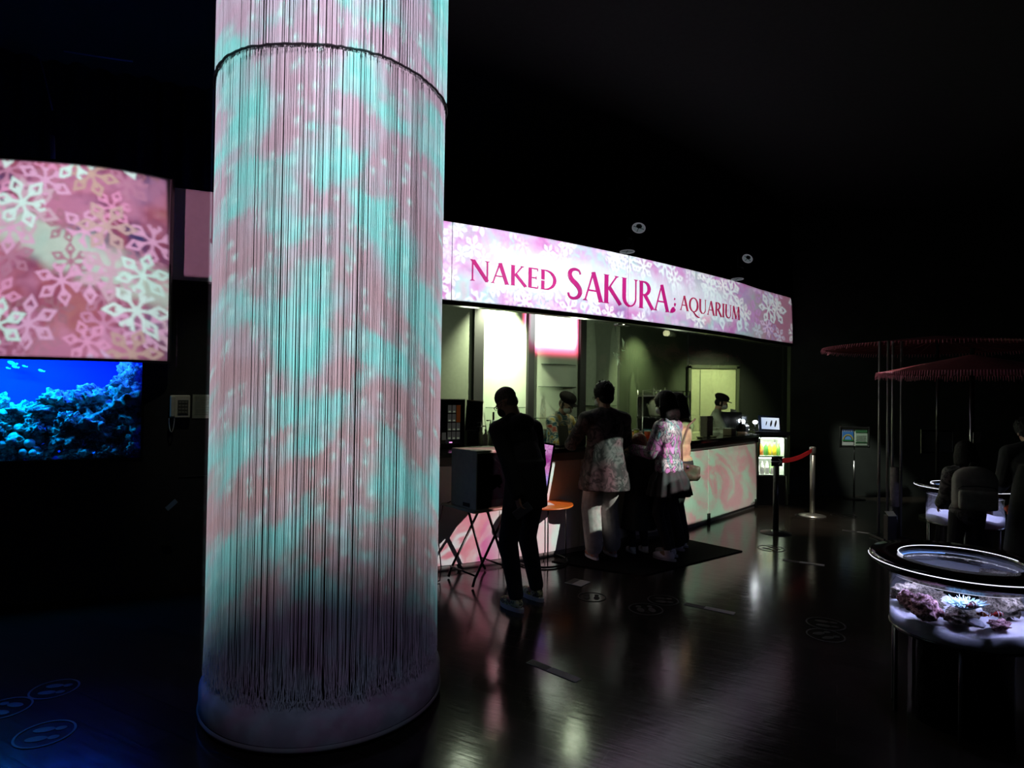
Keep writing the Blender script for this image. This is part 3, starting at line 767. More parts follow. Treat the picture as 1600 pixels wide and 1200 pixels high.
wt = thing('reef_aquarium', 'blue lit aquarium set in the black wall under the flower screen', 'aquarium')
tb = mat('deep_blue_backdrop', (0.015, 0.03, 0.30), 0.8, noise=0.1, nscale=2)
bm = bmesh.new(); wl_box(bm, TS0, TS1, 1.0, 1.95, 0.80, 0.84); obj('back_panel', bm, tb, wt)
for a_, b_ in ((TS0 - 0.04, TS0), (TS1, TS1 + 0.04)):
    bm = bmesh.new(); wl_box(bm, a_, b_, 1.0, 1.95, 0.105, 0.84); obj('side_panel', bm, tb, wt)
bm = bmesh.new(); wl_box(bm, TS0, TS1, 0.98, 1.03, 0.0, 0.84); obj('bed', bm, mat('blue_sand', (0.4, 0.4, 0.42), 0.9), wt)
bm = bmesh.new(); wl_box(bm, TS0, TS1, 1.04, 1.84, 0.012, 0.020); obj('glass_pane', bm, sheet_mat('tank_glass', 0.03, 0.03, (0.85, 0.93, 1.0)), wt)
bm = bmesh.new(); wl_box(bm, TS0 - .01, TS1, 1.035, 1.05, -0.006, 0.0); wl_box(bm, TS0 - .015, TS0, 1.03, 1.84, -0.006, 0.0); obj('frame', bm, GLOSSBLK, wt)
def rock_col(k, tc):
    n = k.noise(tc, 12.0, 6.0, 0.75)[0]; n2 = k.noise(tc, 45.0, 4.0, 0.7)[0]
    c = k.mix(k.ss(n, 0.42, 0.60), (0.04, 0.05, 0.07), (0.50, 0.50, 0.46))
    return k.mix(k.m('MULTIPLY', k.ss(n2, 0.5, 0.7), 0.7), c, (0.9, 0.9, 0.8))
ROCK = pmat('encrusted_rock', rock_col, 0.9)
def rock_bm(c_, s, seed, sub=4, rough=0.45, freq=1.6):
    bm = bmesh.new(); bmesh.ops.create_icosphere(bm, subdivisions=sub, radius=1.0)
    for v in bm.verts:
        p_ = v.co.copy(); o_ = Vector((seed * 3.1, seed * 1.7, seed))
        d = mnoise.fractal(p_ * freq + o_, 0.9, 2.0, 5) * rough + mnoise.noise(p_ * freq * 4 + o_) * rough * 0.3
        v.co = p_ * (1 + d)
    bmesh.ops.transform(bm, matrix=Matrix.Translation(c_) @ Euler((0, 0, seed * 1.3)).to_matrix().to_4x4() @ Matrix.Diagonal((*s, 1)), verts=bm.verts)
    return bm
rr = random.Random(5)
ORD = ['first', 'second', 'third', 'fourth', 'fifth', 'sixth', 'seventh', 'eighth', 'ninth', 'tenth', 'eleventh', 'twelfth', 'thirteenth', 'fourteenth']
def ordinal_labels(rows, name):
    """rows: (height word, lowest z) bands; each object gets its place counted from the right (smaller s)"""
    for w_, lst in rows:
        for i, (s_, o_) in enumerate(sorted(lst, key=lambda t_: t_[0])): o_['label'] = name % (ORD[i], w_)
RK = [  # s along wall, depth, z, size
 (0.34, .42, 1.62, .17), (0.42, .34, 1.44, .19), (0.62, .40, 1.46, .14), (0.36, .30, 1.24, .17), (0.60, .30, 1.25, .15), (0.85, .38, 1.43, .15), (0.80, .28, 1.20, .14),
 (1.02, .34, 1.36, .13), (1.24, .40, 1.38, .15), (1.04, .27, 1.16, .11), (0.48, .16, 1.09, .10), (0.70, .15, 1.08, .09), (0.92, .14, 1.08, .08), (1.12, .14, 1.09, .10),
 (1.30, .22, 1.20, .13), (1.50, .38, 1.32, .2), (1.8, .3, 1.25, .2), (0.32, .18, 1.10, .08), (0.98, .22, 1.27, .07), (0.74, .22, 1.33, .07), (1.18, .26, 1.28, .08), (0.36, .2, 1.45, .08), (1.26, .13, 1.07, .08), (2.1, .35, 1.3, .25)]
RB = ([], [], [])
for i, (s, dp, z, sz) in enumerate(RK):
    dp = max(dp, .12 + sz * 1.25)
    q = wl(s, dp)
    bm = rock_bm((0, 0, 0), (sz * rr.uniform(.9, 1.2), sz * .9, sz * rr.uniform(.65, .95)), i + 1, 5, 0.62)
    o = obj('reef_rock', bm, ROCK, None, True, loc=(q.x, q.y, z))
    tag(o, '', 'rock', 'reef rocks in the wall aquarium'); RB[0 if z > 1.35 else 1 if z > 1.15 else 2].append((s, o))
ordinal_labels((('top', RB[0]), ('middle', RB[1]), ('bottom', RB[2])), '%s reef rock from the right in the %s layer of the blue aquarium')
CB = ([], [])
for i in range(16):
    s, z = rr.uniform(.95, 1.32), rr.uniform(1.08, 1.32); q = wl(s, .13 + (z - 1.08) * .5)
    o = obj('round_coral', ball(bmesh.new(), (0, 0, 0), rr.uniform(.022, .045), u=16, v=10), mat('coral_skin', (0.5, 0.55, 0.55), 0.8, noise=.3, nscale=30), None, True, loc=(q.x, q.y, z))
    tag(o, '', 'coral', 'round corals in the wall aquarium'); CB[0 if z > 1.2 else 1].append((s, o))
ordinal_labels((('upper', CB[0]), ('lower', CB[1])), '%s coral bubble from the right in the %s cluster of the blue aquarium')
for i, (pxx, pyy, w_) in enumerate(((18, 567, .03), (23, 573, .022), (38, 572, .016), (64, 579, .02), (12, 575, .014), (92, 600, .0))):
    if not w_: continue
    q = onY(pxx, pyy, 4.95); bm = ball(bmesh.new(), (0, 0, 0), (w_, w_ * .3, w_ * .5), Euler((0, 0.4, 0.4)).to_matrix(), 12, 8)
    bm2 = box(bm, (w_ * 1.1, w_ * .4, -w_ * .3), (w_ * .5, .003, w_ * .7), Euler((0, .5, .4)).to_matrix())
    o = obj('reef_fish', bm2, mat('pale_fish', (0.7, 0.7, 0.6), 0.5), None, True, loc=q)
    tag(o, ('upper left of the tiny fish close together', 'longest of the tiny fish near the rock top', 'tiny fish between the pair and the rocks', 'rightmost tiny pale fish', 'lowest and leftmost tiny fish')[i] + ' in the blue aquarium', 'fish', 'small fish in the wall aquarium')
def tank_lamp(s, watt, col, depth=0.35, sx=.5, tz=1.2):
    q = wl(s, depth); return area('tank_lamp', (q.x, q.y, 1.93), (q.x - .0, q.y + .02, tz), watt, col, sx, .15)
tank_lamp(0.75, 15, (0.01, 0.07, 1.0)); tank_lamp(1.25, 36, (0.0, 0.45, 1.0), .2, .35); tank_lamp(1.6, 18, (0.0, 0.25, 1.0)); tank_lamp(0.45, 3, (0.02, 0.25, 1.0), .15, .2)
tank_lamp(1.0, 12, (0.0, 0.03, 1.0), .6, 1.6)
q = wl(0.6, -.9); 

# wall phone and notice
def wl_frame(px, py): 
    d = ray(px, py); n = Vector((0.408, -0.913)); t = (n.x * WL[0].x + n.y * WL[0].y) / (n.x * d.x + n.y * d.y); return Vector((0, 0, EYE)) + d * t
RW = Matrix.Rotation(math.atan2(0.408, 0.913), 3, 'Z')
q = wl_frame(282, 635)
ph = thing('wall_telephone', 'beige telephone on the black wall between aquarium and string curtain', 'telephone', q, math.atan2(0.408, 0.913))
obj('body', B((0, -0.025, 0), (0.14, 0.05, 0.18), bev=0.008), PLASTICW, ph)
obj('handset', B((-0.05, -0.065, 0), (0.035, 0.035, 0.17), bev=0.012), PLASTICW, ph)
kp = obj('keypad', B((0.022, -0.052, -0.005), (0.075, 0.008, 0.115), bev=0.002), mat('grey_keys', (0.10, 0.10, 0.09), 0.5), ph)
for i in range(3):
    for j in range(4): obj('key', B((0.0 + i * .022, -0.058, 0.035 - j * .026), (0.014, 0.006, 0.014)), mat('pale_keys', (0.2, 0.2, 0.17), 0.5), kp)
obj('cord', T([(-.055 + .018 * math.cos(a), -0.05, -.09 - .11 * math.sin(a)) for a in [PI * (1 - i / 16) for i in range(17)]], 0.0035, 6), PLASTICW, ph, True)
q = wl_frame(316, 635)
nt = thing('wall_notice', 'pale printed notice on the black wall right of the telephone', 'notice', q, math.atan2(0.408, 0.913))
obj('paper', B((0, -0.004, 0), (0.14, 0.004, 0.19)), mat('grey_paper', (0.30, 0.32, 0.26), 0.7, noise=.1, nscale=30), nt)
bm = bmesh.new()
for j in range(11): box(bm, (-0.005 * (j % 3), -0.0068, 0.075 - j * .014), (0.11 - .012 * (j % 3), 0.001, 0.004))
obj('printed_lines', bm, mat('faint_ink', (0.15, 0.16, 0.13), 0.7), nt)
q = wl_frame(312, 698)
pf = obj('panel_outline', (lambda bm: (box(bm, (-0.14, -.004, 0), (.004, .006, .47)), box(bm, (.1, -.004, -.235), (.48, .006, .004)), bm)[2])(bmesh.new()), mat('dull_line', (0.03, 0.03, 0.028), .6), None, loc=q)
pf.rotation_euler.z = math.atan2(0.408, 0.913); tag(pf, 'thin outline of a flush hatch in the black wall below the telephone', 'hatch')
q = onz(266, 789, 0.55)
spot('phone_fill', (-1.75, 3.7, 4.2), (-2.45, 4.95, 1.35), 30, (.95, 1, .75), 22, 1.0, .03)  # unseen spot added to lift the dark telephone
# overhead cables and pipe above the screen
def wire(name, pts, r, m, label, cat='cable', g=None):
    o = obj(name, T(pts, r, 6), m, None, True); tag(o, label, cat, g); return o
BLUEC = mat('dusky_blue_cable', (0.10, 0.08, 0.35), 0.5)
wire('hanging_cable', [onY(60, 85, 4.9), onY(68, 110, 4.9), onY(75, 140, 4.9), onY(82, 172, 4.9)], 0.006, BLUEC, 'faint blue cable dangling high above the left end of the flower screen')
wire('hanging_cable', [onY(82, 212, 4.9), onY(83, 240, 4.9), onY(83, 262, 4.9)], 0.016, BLUEC, 'short blue pipe dropping behind the top of the flower screen', 'pipe')
wire('ceiling_pipe', [onY(100, 80, 5.0), onY(150, 88, 5.0), onY(207, 96, 5.0)], 0.006, BLUEC, 'faint blue rail running level high above the flower screen', 'rail')
q = onY(870, 283, 8.6); o = thing('lighting_bar', 'barely visible slanting bar under the ceiling above the sign', 'bar', q)
obj('bar', T([onY(835, 318, 8.6) - q, (0, 0, 0), onY(905, 250, 8.6) - q], 0.025, 8), mat('dim_bar', (0.10, 0.10, 0.10), .5), o, True)
e_ = onY(905, 250, 8.6) - q; obj('hanger', T([e_, (e_.x, e_.y, 4.7 - q.z)], .012, 6), PLASTICB, o, True); obj('hanger', T([(0, 0, 0), (0, 0, 4.7 - q.z)], .012, 6), PLASTICB, o, True)

# ------------------------------------------------------------------ people
def remesh(bm, voxel, smooth_it=3, name='m'):
    me = bpy.data.meshes.new(name); bm.to_mesh(me); bm.free()
    o = bpy.data.objects.new(name, me); C.objects.link(o)
    md = o.modifiers.new('r', 'REMESH'); md.mode = 'VOXEL'; md.voxel_size = voxel
    sm = o.modifiers.new('s', 'SMOOTH'); sm.factor = 0.6; sm.iterations = smooth_it
    dg = bpy.context.evaluated_depsgraph_get(); dg.update()
    me2 = bpy.data.meshes.new_from_object(o.evaluated_get(dg)); bpy.data.objects.remove(o); bpy.data.meshes.remove(me)
    return me2
def mobj(name, me, m, parent, smooth=True):
    me.name = name; me.materials.clear(); me.materials.append(m)
    if smooth: me.polygons.foreach_set('use_smooth', [True] * len(me.polygons))
    o = bpy.data.objects.new(name, me); C.objects.link(o); o.parent = parent; return o
def caps(bm, pts, rs, n=12):
    """tapered chain of capsules"""
    for (a, ra), (b_, rb) in zip(zip(pts, rs), zip(pts[1:], rs[1:])):
        a, b_ = Vector(a), Vector(b_)
        if (b_ - a).length < 1e-5: continue
        tube(bm, [a, b_], [ra, rb], n)
    for p_, r in zip(pts, rs): ball(bm, p_, r, u=n, v=8)
def ik(a, b_, l1, l2, pole):
    a, b_ = Vector(a), Vector(b_); d = b_ - a; L = min(d.length, (l1 + l2) * 0.995); d.normalize()
    x = (l1 * l1 - l2 * l2 + L * L) / (2 * L); h = math.sqrt(max(0, l1 * l1 - x * x))
    pl_ = Vector(pole); pl_ = (pl_ - d * pl_.dot(d)).normalized()
    return a + d * x + pl_ * h, a + d * L

def hand(bm, wrist, d, up, s, curl=0.5, side=1):
    """palm, four unequal bent fingers and a thumb leaving the side of the palm"""
    d = Vector(d).normalized(); up = Vector(up); up = (up - d * up.dot(d)).normalized(); w = d.cross(up) * side
    W = Vector(wrist)
    M_ = Matrix((w, d, up)).transposed()
    ball(bm, W + d * .045 * s, (.037 * s, .052 * s, .015 * s), M_, 14, 10)
    for i, (off, ln) in enumerate(((-.028, .066), (-.0095, .075), (.0095, .070), (.028, .055))):
        p0 = W + d * .075 * s + w * off * s; dd_ = (d + w * off * 5).normalized(); p = [p0]
        ang = 0
        for j, f in enumerate((.42, .32, .26)):
            ang += curl * (.5 if j == 0 else .7); q_ = (dd_ * math.cos(ang) - up * math.sin(ang)); p.append(p[-1] + q_ * ln * f * s)
        caps(bm, p, [.0085 * s, .008 * s, .0075 * s, .0065 * s], 8)
    t0 = W + d * .018 * s - w * .028 * s; t1 = t0 + (d * .6 - w * .75 - up * .2).normalized() * .034 * s; t2 = t1 + (d * .95 - w * .3 - up * .3).normalized() * .03 * s
    caps(bm, [t0, t1, t2], [.013 * s, .0095 * s, .008 * s], 8)

class Person:
    def __init__(s, label, loc, heading, height=1.68, lean=0.0, leanside=0.0, head_pitch=0.0, head_yaw=0.0,
                 hands=((0.24, 0.05, 0.78), (-0.24, 0.05, 0.78)), curls=(0.5, 0.5), feet=((0.10, 0), (-0.10, 0)), knees=0.0, shoulder=0.18, belly=0.0, skin=SKIN, seed=0, elbow=(0.25, -1, -0.5)):
        """local frame: +x the person's right, +y ahead, z up; heading = direction they face in the plan"""
        s.k = height / 1.70; s.seed = seed
        hd = Vector(heading); rz = math.atan2(hd.y, hd.x) - PI / 2
        s.t = thing('person', label, 'person', (loc[0], loc[1], 0), rz)
        s.lean = Euler((-lean, leanside, 0)).to_matrix(); s.piv = Vector((0, 0, .93))
        U = s.up = lambda p: s.piv + s.lean @ (Vector(p) - s.piv)
        s.hc = U((0, .015, 1.50)); s.hr = Matrix.Rotation(head_yaw, 3, 'Z') @ Euler((-lean * .6 - head_pitch, leanside, 0)).to_matrix()
        s.H = lambda p: s.hc + s.hr @ Vector(p)     # head frame: origin at the top of the neck
        s.sh = [U((shoulder * sg, -.005, 1.365)) for sg in (1, -1)]
        s.el, s.wr = [], []
        for i, sg in enumerate((1, -1)):
            e, w = ik(s.sh[i], hands[i], .285, .25, (elbow[0] * sg, elbow[1], elbow[2])); s.el.append(e); s.wr.append(w)
        s.hp = [Vector((.09 * sg, 0, .90)) for sg in (1, -1)]
        s.an = [Vector((f[0], f[1] - .02, .085)) for f in feet]
        s.kn = []
        for i, sg in enumerate((1, -1)):
            kz = ik(s.hp[i], s.an[i], .43, .415, (0, 1, 0)); s.kn.append(kz[0])
        s.feet = feet; s.curls = curls; s.shoulder = shoulder; s.belly = belly; s.skin = skin
        s.build()
    def skirt_loft(s, bm, rings, n=36, folds=0, fd=0.0):
        R = []
        for z, rx, ry in rings:
            R.append([bm.verts.new((rx * (1 + fd * math.cos(folds * a)) * math.cos(a), ry * (1 + fd * math.cos(folds * a)) * math.sin(a), z)) for a in [2 * PI * j / n for j in range(n)]])
        for a, b_ in zip(R, R[1:]):
            for j in range(n): bm.faces.new((a[j], a[(j + 1) % n], b_[(j + 1) % n], b_[j]))
        bm.faces.new(R[0]); bm.faces.new(R[-1][::-1])
    def sc(s, bm): bmesh.ops.transform(bm, matrix=Matrix.Scale(s.k, 4), verts=bm.verts); return bm
    def torso(s, bm, g=0.0):
        U = s.up; R_ = s.lean
        ball(bm, U((0, .0, 1.27)), (.155 + g, .105 + g, .17 + g), R_)
        ball(bm, U((0, .01, 1.10)), (.135 + g, .100 + s.belly + g, .16 + g), R_)
        ball(bm, (0, 0, .93), (.158 + g, .112 + g, .13 + g))
        caps(bm, [s.sh[0], U((0, -.01, 1.40)), s.sh[1]], [.050 + g, .06 + g, .050 + g])
        caps(bm, [s.sh[0], U((.04, -.02, 1.445))], [.045 + g, .045 + g * .3]); caps(bm, [s.sh[1], U((-.04, -.02, 1.445))], [.045 + g, .045 + g * .3])
    def arms(s, bm, g=0.0, which=(0, 1), frac=1.0):
        for i in which:
            w = s.el[i].lerp(s.wr[i], frac)
            caps(bm, [s.sh[i], s.el[i], w], [.050 + g, .038 + g, .027 + g * 1.1])
    def legs(s, bm, g=0.0, gk=None, ga=None, frac=1.0):
        for i in (0, 1):
            a = s.kn[i].lerp(s.an[i], frac)
            caps(bm, [s.hp[i], s.kn[i], a], [.082 + g, .055 + (g if gk is None else gk), .036 + (g if ga is None else ga)], 14)
    def build(s):
        bm = bmesh.new(); H = s.H
        ball(bm, H((0, -.012, .135)), (.072, .092, .088), s.hr, 20, 14)      # skull
        ball(bm, H((0, .022, .075)), (.058, .068, .080), s.hr)               # face
        ball(bm, H((0, .050, .022)), (.032, .030, .025), s.hr)               # chin
        caps(bm, [H((0, .080, .098)), H((0, .100, .068))], [.009, .013], 8)  # nose
        for sg in (1, -1):
            ball(bm, H((.074 * sg, -.008, .085)), (.010, .018, .030), s.hr, 10, 8)      # ears
            ball(bm, H((.028 * sg, .076, .112)), (.018, .010, .008), s.hr, 10, 8)       # brows
        ball(bm, H((0, .082, .044)), (.022, .010, .008), s.hr, 10, 8)        # lips
        caps(bm, [H((0, -.02, .06)), s.up((0, -.012, 1.43))], [.052, .058])
        s.torso(bm, -.012); s.arms(bm)
        s.legs(bm)
        for i, sg in enumerate((1, -1)):
            d = (s.wr[i] - s.el[i]).normalized(); up = Vector((sg * .8, 0, .6)) if abs(d.z) < .6 else Vector((sg, .2, 0))
            hand(bm, s.wr[i] - d * .005, d, up, 1.0, s.curls[i], -sg if abs(d.z) < .6 else sg)
            caps(bm, [s.an[i], s.an[i] + Vector((0, .13, -.045))], [.036, .03])
        s.body = mobj('body', remesh(s.sc(bm), .006 * s.k, 3), s.skin, s.t)
        for sg in (1, -1):
            obj('eye', s.sc(ball(bmesh.new(), H((.028 * sg, .083, .097)), (.013, .008, .007), s.hr, 10, 8)), mat('eye', (0.03, 0.02, 0.02), 0.2), s.t, True)
    def part(s, name, bm, m, voxel=.009, it=4):
        return mobj(name, remesh(s.sc(bm), voxel * s.k, it), m, s.t)
    def shoes(s, m, sole):
        for i, sg in enumerate((1, -1)):
            f = s.an[i]; bm = bmesh.new()
            ball(bm, (f.x, f.y + .0, .055), (.042, .058, .045)); ball(bm, (f.x, f.y + .105, .045), (.044, .085, .036)); caps(bm, [(f.x, f.y, .06), (f.x, f.y + .01, .11)], [.045, .046])
            sh = s.part('shoe', bm, m, .007, 2)
            bm = bmesh.new(); vs = []
            for k_ in range(20):
                a = 2 * PI * k_ / 20; x = .050 * math.cos(a) * (1.0 if math.sin(a) > 0 else .86); y = .055 + .135 * math.sin(a)
                vs.append(bm.verts.new((f.x + x, f.y + y, 0.002)))
            fc = bm.faces.new(vs); r_ = bmesh.ops.extrude_face_region(bm, geom=[fc]); bmesh.ops.translate(bm, verts=[v for v in r_['geom'] if isinstance(v, bmesh.types.BMVert)], vec=(0, 0, .030))
            bmesh.ops.recalc_face_normals(bm, faces=bm.faces)
            so = obj('sole', s.sc(bm), sole, sh)
            bm = bmesh.new()
            for k_ in range(4): caps(bm, [(f.x - .018, f.y + .05 + k_ * .022, .086 - k_ * .006), (f.x + .018, f.y + .05 + k_ * .022, .086 - k_ * .006)], [.003, .003], 6)
            obj('laces', s.sc(bm), sole, sh, True)
    def trousers(s, m, g=.014, gk=.022, ga=.028, frac=.93):
        bm = bmesh.new(); s.legs(bm, g, gk, ga, frac); ball(bm, (0, 0, .94), (.162 + g, .118 + g, .13)); s.part('trousers', bm, m)
    def mask(s, m=None):
        bm = bmesh.new(); H = s.H
        ball(bm, H((0, .050, .052)), (.057, .060, .050), s.hr)
        o = s.part('face_mask', bm, m or mat('white_mask', (0.62, 0.66, 0.62), 0.7), .006, 3)
        for sg in (1, -1):
            bm = bmesh.new(); caps(bm, [H((.052 * sg, .055, .065)), H((.080 * sg, -.004, .10))], [.002, .002], 6)
            obj('ear_loop', s.sc(bm), m or MATS['white_mask'], s.t, True)
    def hairdo(s, style, m=HAIR):
        bm = bmesh.new(); H = s.H; rnd = random.Random(s.seed)
        if style == 'short':
            ball(bm, H((0, -.020, .152)), (.102, .112, .110), s.hr)
            ball(bm, H((0, -.050, .085)), (.084, .066, .070), s.hr)
            for i in range(70):
                a = rnd.uniform(0, 2 * PI); e = rnd.uniform(.1, 1.4)
                d = Vector((math.cos(a) * math.cos(e), math.sin(a) * math.cos(e), math.sin(e)))
                if d.y > .75 and d.z < .5: continue
                p0 = Vector((0, -.022, .145)) + Vector((d.x * .092, d.y * .10, d.z * .10))
                caps(bm, [H(p0), H(p0 + Vector((d.x, d.y, d.z)) * .024 + Vector((rnd.uniform(-.012, .012), rnd.uniform(-.012, .012), rnd.uniform(-.012, .014))))], [.010, .003], 6)
        elif style == 'shaved':
            ball(bm, H((0, -.014, .143)), (.0745, .094, .085), s.hr); ball(bm, H((0, -.045, .085)), (.060, .055, .055), s.hr)
        elif style == 'bob':
            ball(bm, H((0, -.02, .145)), (.104, .118, .104), s.hr); ball(bm, H((0, -.045, .05)), (.100, .088, .09), s.hr); ball(bm, H((0, -.055, -.015)), (.085, .062, .07), s.hr)
            for i in range(34):
                a = PI * (.02 + .96 * i / 33) + PI
                x, y = .104 * math.cos(a), -.01 + .112 * math.sin(a)
                L = rnd.uniform(.0, .02)
                caps(bm, [H((x * .8, y * .8 - .01, .16)), H((x * 1.04, y, .06)), H((x * 1.04, y, -.020 - L)), H((x * .96, y * .95, -.050 - L))], [.022, .022, .022, .013], 8)
            ball(bm, H((0, .062, .165)), (.066, .030, .040), s.hr)
        elif style == 'tuft':
            ball(bm, H((0, -.03, .09)), (.080, .078, .075), s.hr)
            for sg in (1, -1): caps(bm, [H((.07 * sg, .0, .12)), H((.07 * sg, .015, .05))], [.018, .012], 8)
        return s.part('hair', bm, m, .006, 2)
    def cap(s, m):
        bm = bmesh.new(); H = s.H
        ball(bm, H((0, -.022, .180)), (.108, .118, .062), s.hr); ball(bm, H((0, -.02, .152)), (.086, .102, .048), s.hr)
        o = s.part('cap', bm, m, .007, 3)
        bm = bmesh.new(); ball(bm, H((0, .098, .148)), (.068, .055, .009), s.hr); b_ = s.part('brim', bm, m, .006, 1); b_.parent = o
    def glasses(s):
        bm = bmesh.new(); H = s.H
        for sg in (1, -1):
            tube(bm, [H((.030 * sg + .022 * math.cos(a), .096, .098 + .017 * math.sin(a))) for a in [2 * PI * i / 14 for i in range(15)]], .0022, 6)
            caps(bm, [H((.052 * sg, .094, .103)), H((.080 * sg, .0, .105)), H((.078 * sg, -.02, .095))], [.0025] * 3, 6)
        caps(bm, [H((-.008, .098, .103)), H((.008, .098, .103))], [.0022] * 2, 6)
        obj('glasses', s.sc(bm), mat('glasses_frame', (0.02, 0.02, 0.02), 0.3), s.t, True)

def blotch(name, cols, scale=9.0, rough=0.75, dist=1.5):
    def fn(k, tc):
        n = k.noise(tc, scale, 2.0, 0.5, dist)[0]
        st = [(0.25 + 0.5 * i / (len(cols) - 1), c) for i, c in enumerate(cols)]
        return k.ramp(n, st, 'EASE')
    return pmat(name, fn, rough)

BLKCLOTH = mat('black_cotton', (0.008, 0.008, 0.009), 0.85, noise=.2, bump=.2)
BLKTROU = mat('black_trousers', (0.008, 0.008, 0.010), 0.85, noise=.2)
WSHOE = mat('white_shoe', (0.75, 0.75, 0.8), 0.6, noise=.1)

# 1 man with the shaved head, back to us, bending towards the drinks cooler
m1 = Person('man with a shaved head in black bending over the box on the folding table', (0.115, 4.66), (-0.62, 0.78), 1.66, lean=0.30, head_pitch=0.38, head_yaw=0.45,
            hands=((0.20, 0.34, 0.98), (-0.165, -0.13, 0.80)), curls=(.7, .75), feet=((0.15, 0.04), (-0.13, -0.05)), shoulder=.185, skin=SKINT, seed=1)
bm = bmesh.new(); m1.torso(bm, .024); m1.arms(bm, .022, frac=.93)
ball(bm, m1.up((0, -.09, 1.40)), (.115, .07, .07), m1.lean); m1.skirt_loft(bm, [(1.12, .155, .12), (1.0, .165, .14), (.88, .178, .155), (.76, .182, .16)])
ball(bm, m1.up((0, -.02, 1.12)), (.165, .135, .2), m1.lean)
m1.part('hooded_jacket', bm, BLKCLOTH)
m1.trousers(BLKTROU, .012, .022, .022, .92)
m1.hairdo('shaved', mat('stubble', (0.10, 0.08, 0.06), 0.75, noise=.3, nscale=80)); m1.mask(mat('dark_mask', (0.02, 0.02, 0.02), .8)); m1.glasses()
m1.shoes(blotch('yellow_grey_sneaker', [(0.75, 0.80, 0.12), (0.1, 0.1, 0.1), (0.8, 0.82, 0.4), (0.6, 0.6, 0.7)], 28), mat('lilac_sole', (0.75, 0.7, 0.68), .6))
w = m1.t.matrix_world
def world_of(p, v):
    return Matrix.Translation(p.t.location) @ p.t.rotation_euler.to_matrix().to_4x4() @ (Vector(v) * p.k)
q = world_of(m1, m1.wr[1] + (m1.wr[1] - m1.el[1]).normalized() * .085)
o = obj('smartphone', B((0, 0, 0), (0.07, 0.010, 0.14), Euler((0.3, .9, .3)).to_matrix(), .004), mat('grey_phone', (0.10, 0.10, 0.11), .3), None, loc=q + Vector((.02, -.015, -.02)))
tag(o, 'grey smartphone held behind his back by the man with the shaved head', 'phone')

# 2 tall man at the counter
m2 = Person('tall man with short dark hair, long flower-lit coat and pale trousers at the counter', (0.92, 6.02), (-0.28, 0.96), 1.67, lean=.04, head_pitch=.12, head_yaw=.35,
            hands=((0.20, 0.36, 1.10), (-0.24, 0.34, 1.10)), curls=(.6, .6), feet=((0.11, 0.05), (-0.12, -0.02)), shoulder=.20, seed=2, elbow=(0.6, -.6, -.6))
bm = bmesh.new(); m2.torso(bm, .040); m2.arms(bm, .030, frac=.95)
ball(bm, m2.up((0, 0, 1.16)), (.190, .15, .22), m2.lean)
m2.skirt_loft(bm, [(1.22, .170, .13), (1.05, .195, .16), (.9, .225, .19), (.74, .262, .215), (.68, .268, .22)], 96, 7, .035)
m2.part('long_coat', bm, blotch('mottled_coat', [(0.02, 0.02, 0.02), (0.10, 0.085, 0.085), (0.015, 0.015, 0.015), (0.07, 0.06, 0.06)], 9))
bm = bmesh.new()
for i in range(24):
    a = 2 * PI * i / 24; caps(bm, [m2.up((.085 * math.cos(a), -.012 + .07 * math.sin(a), 1.40)), m2.up((.07 * math.cos(a), -.012 + .065 * math.sin(a), 1.455))], [.018, .012], 6)
m2.part('collar', bm, mat('dark_collar', (0.03, 0.03, 0.03), .85), .007)
m2.trousers(mat('pale_trousers', (0.40, 0.38, 0.36), .85, noise=.12, bump=.3), .026, .046, .052, .90)
m2.hairdo('short'); m2.glasses(); m2.mask()
m2.shoes(blotch('orange_sneaker', [(0.6, 0.12, 0.05), (0.45, 0.42, 0.42), (0.6, 0.2, 0.1), (0.05, 0.05, 0.06)], 20), WSHOE)

# 3 child between the adults
m3 = Person('small child in a long dark coat between the tall man and the women', (1.30, 6.22), (-0.25, 0.97), 1.18, lean=.03, head_pitch=-.05, head_yaw=-.2,
            hands=((0.16, 0.26, 1.12), (-0.16, 0.24, 1.12)), shoulder=.165, seed=3)
bm = bmesh.new(); m3.torso(bm, .035); m3.arms(bm, .028, frac=.93)
m3.skirt_loft(bm, [(1.25, .15, .11), (1.05, .18, .14), (.8, .22, .18), (.36, .27, .22)], 96, 6, .03)
m3.part('dark_coat', bm, mat('olive_black_coat', (0.028, 0.030, 0.025), .85, noise=.15, bump=.2))
m3.trousers(BLKTROU, .01, .02, .02, .9); m3.hairdo('bob', mat('reddish_brown_hair', (0.16, 0.05, 0.025), .45, noise=.4, nscale=60, bump=.5)); m3.shoes(WSHOE, WSHOE)

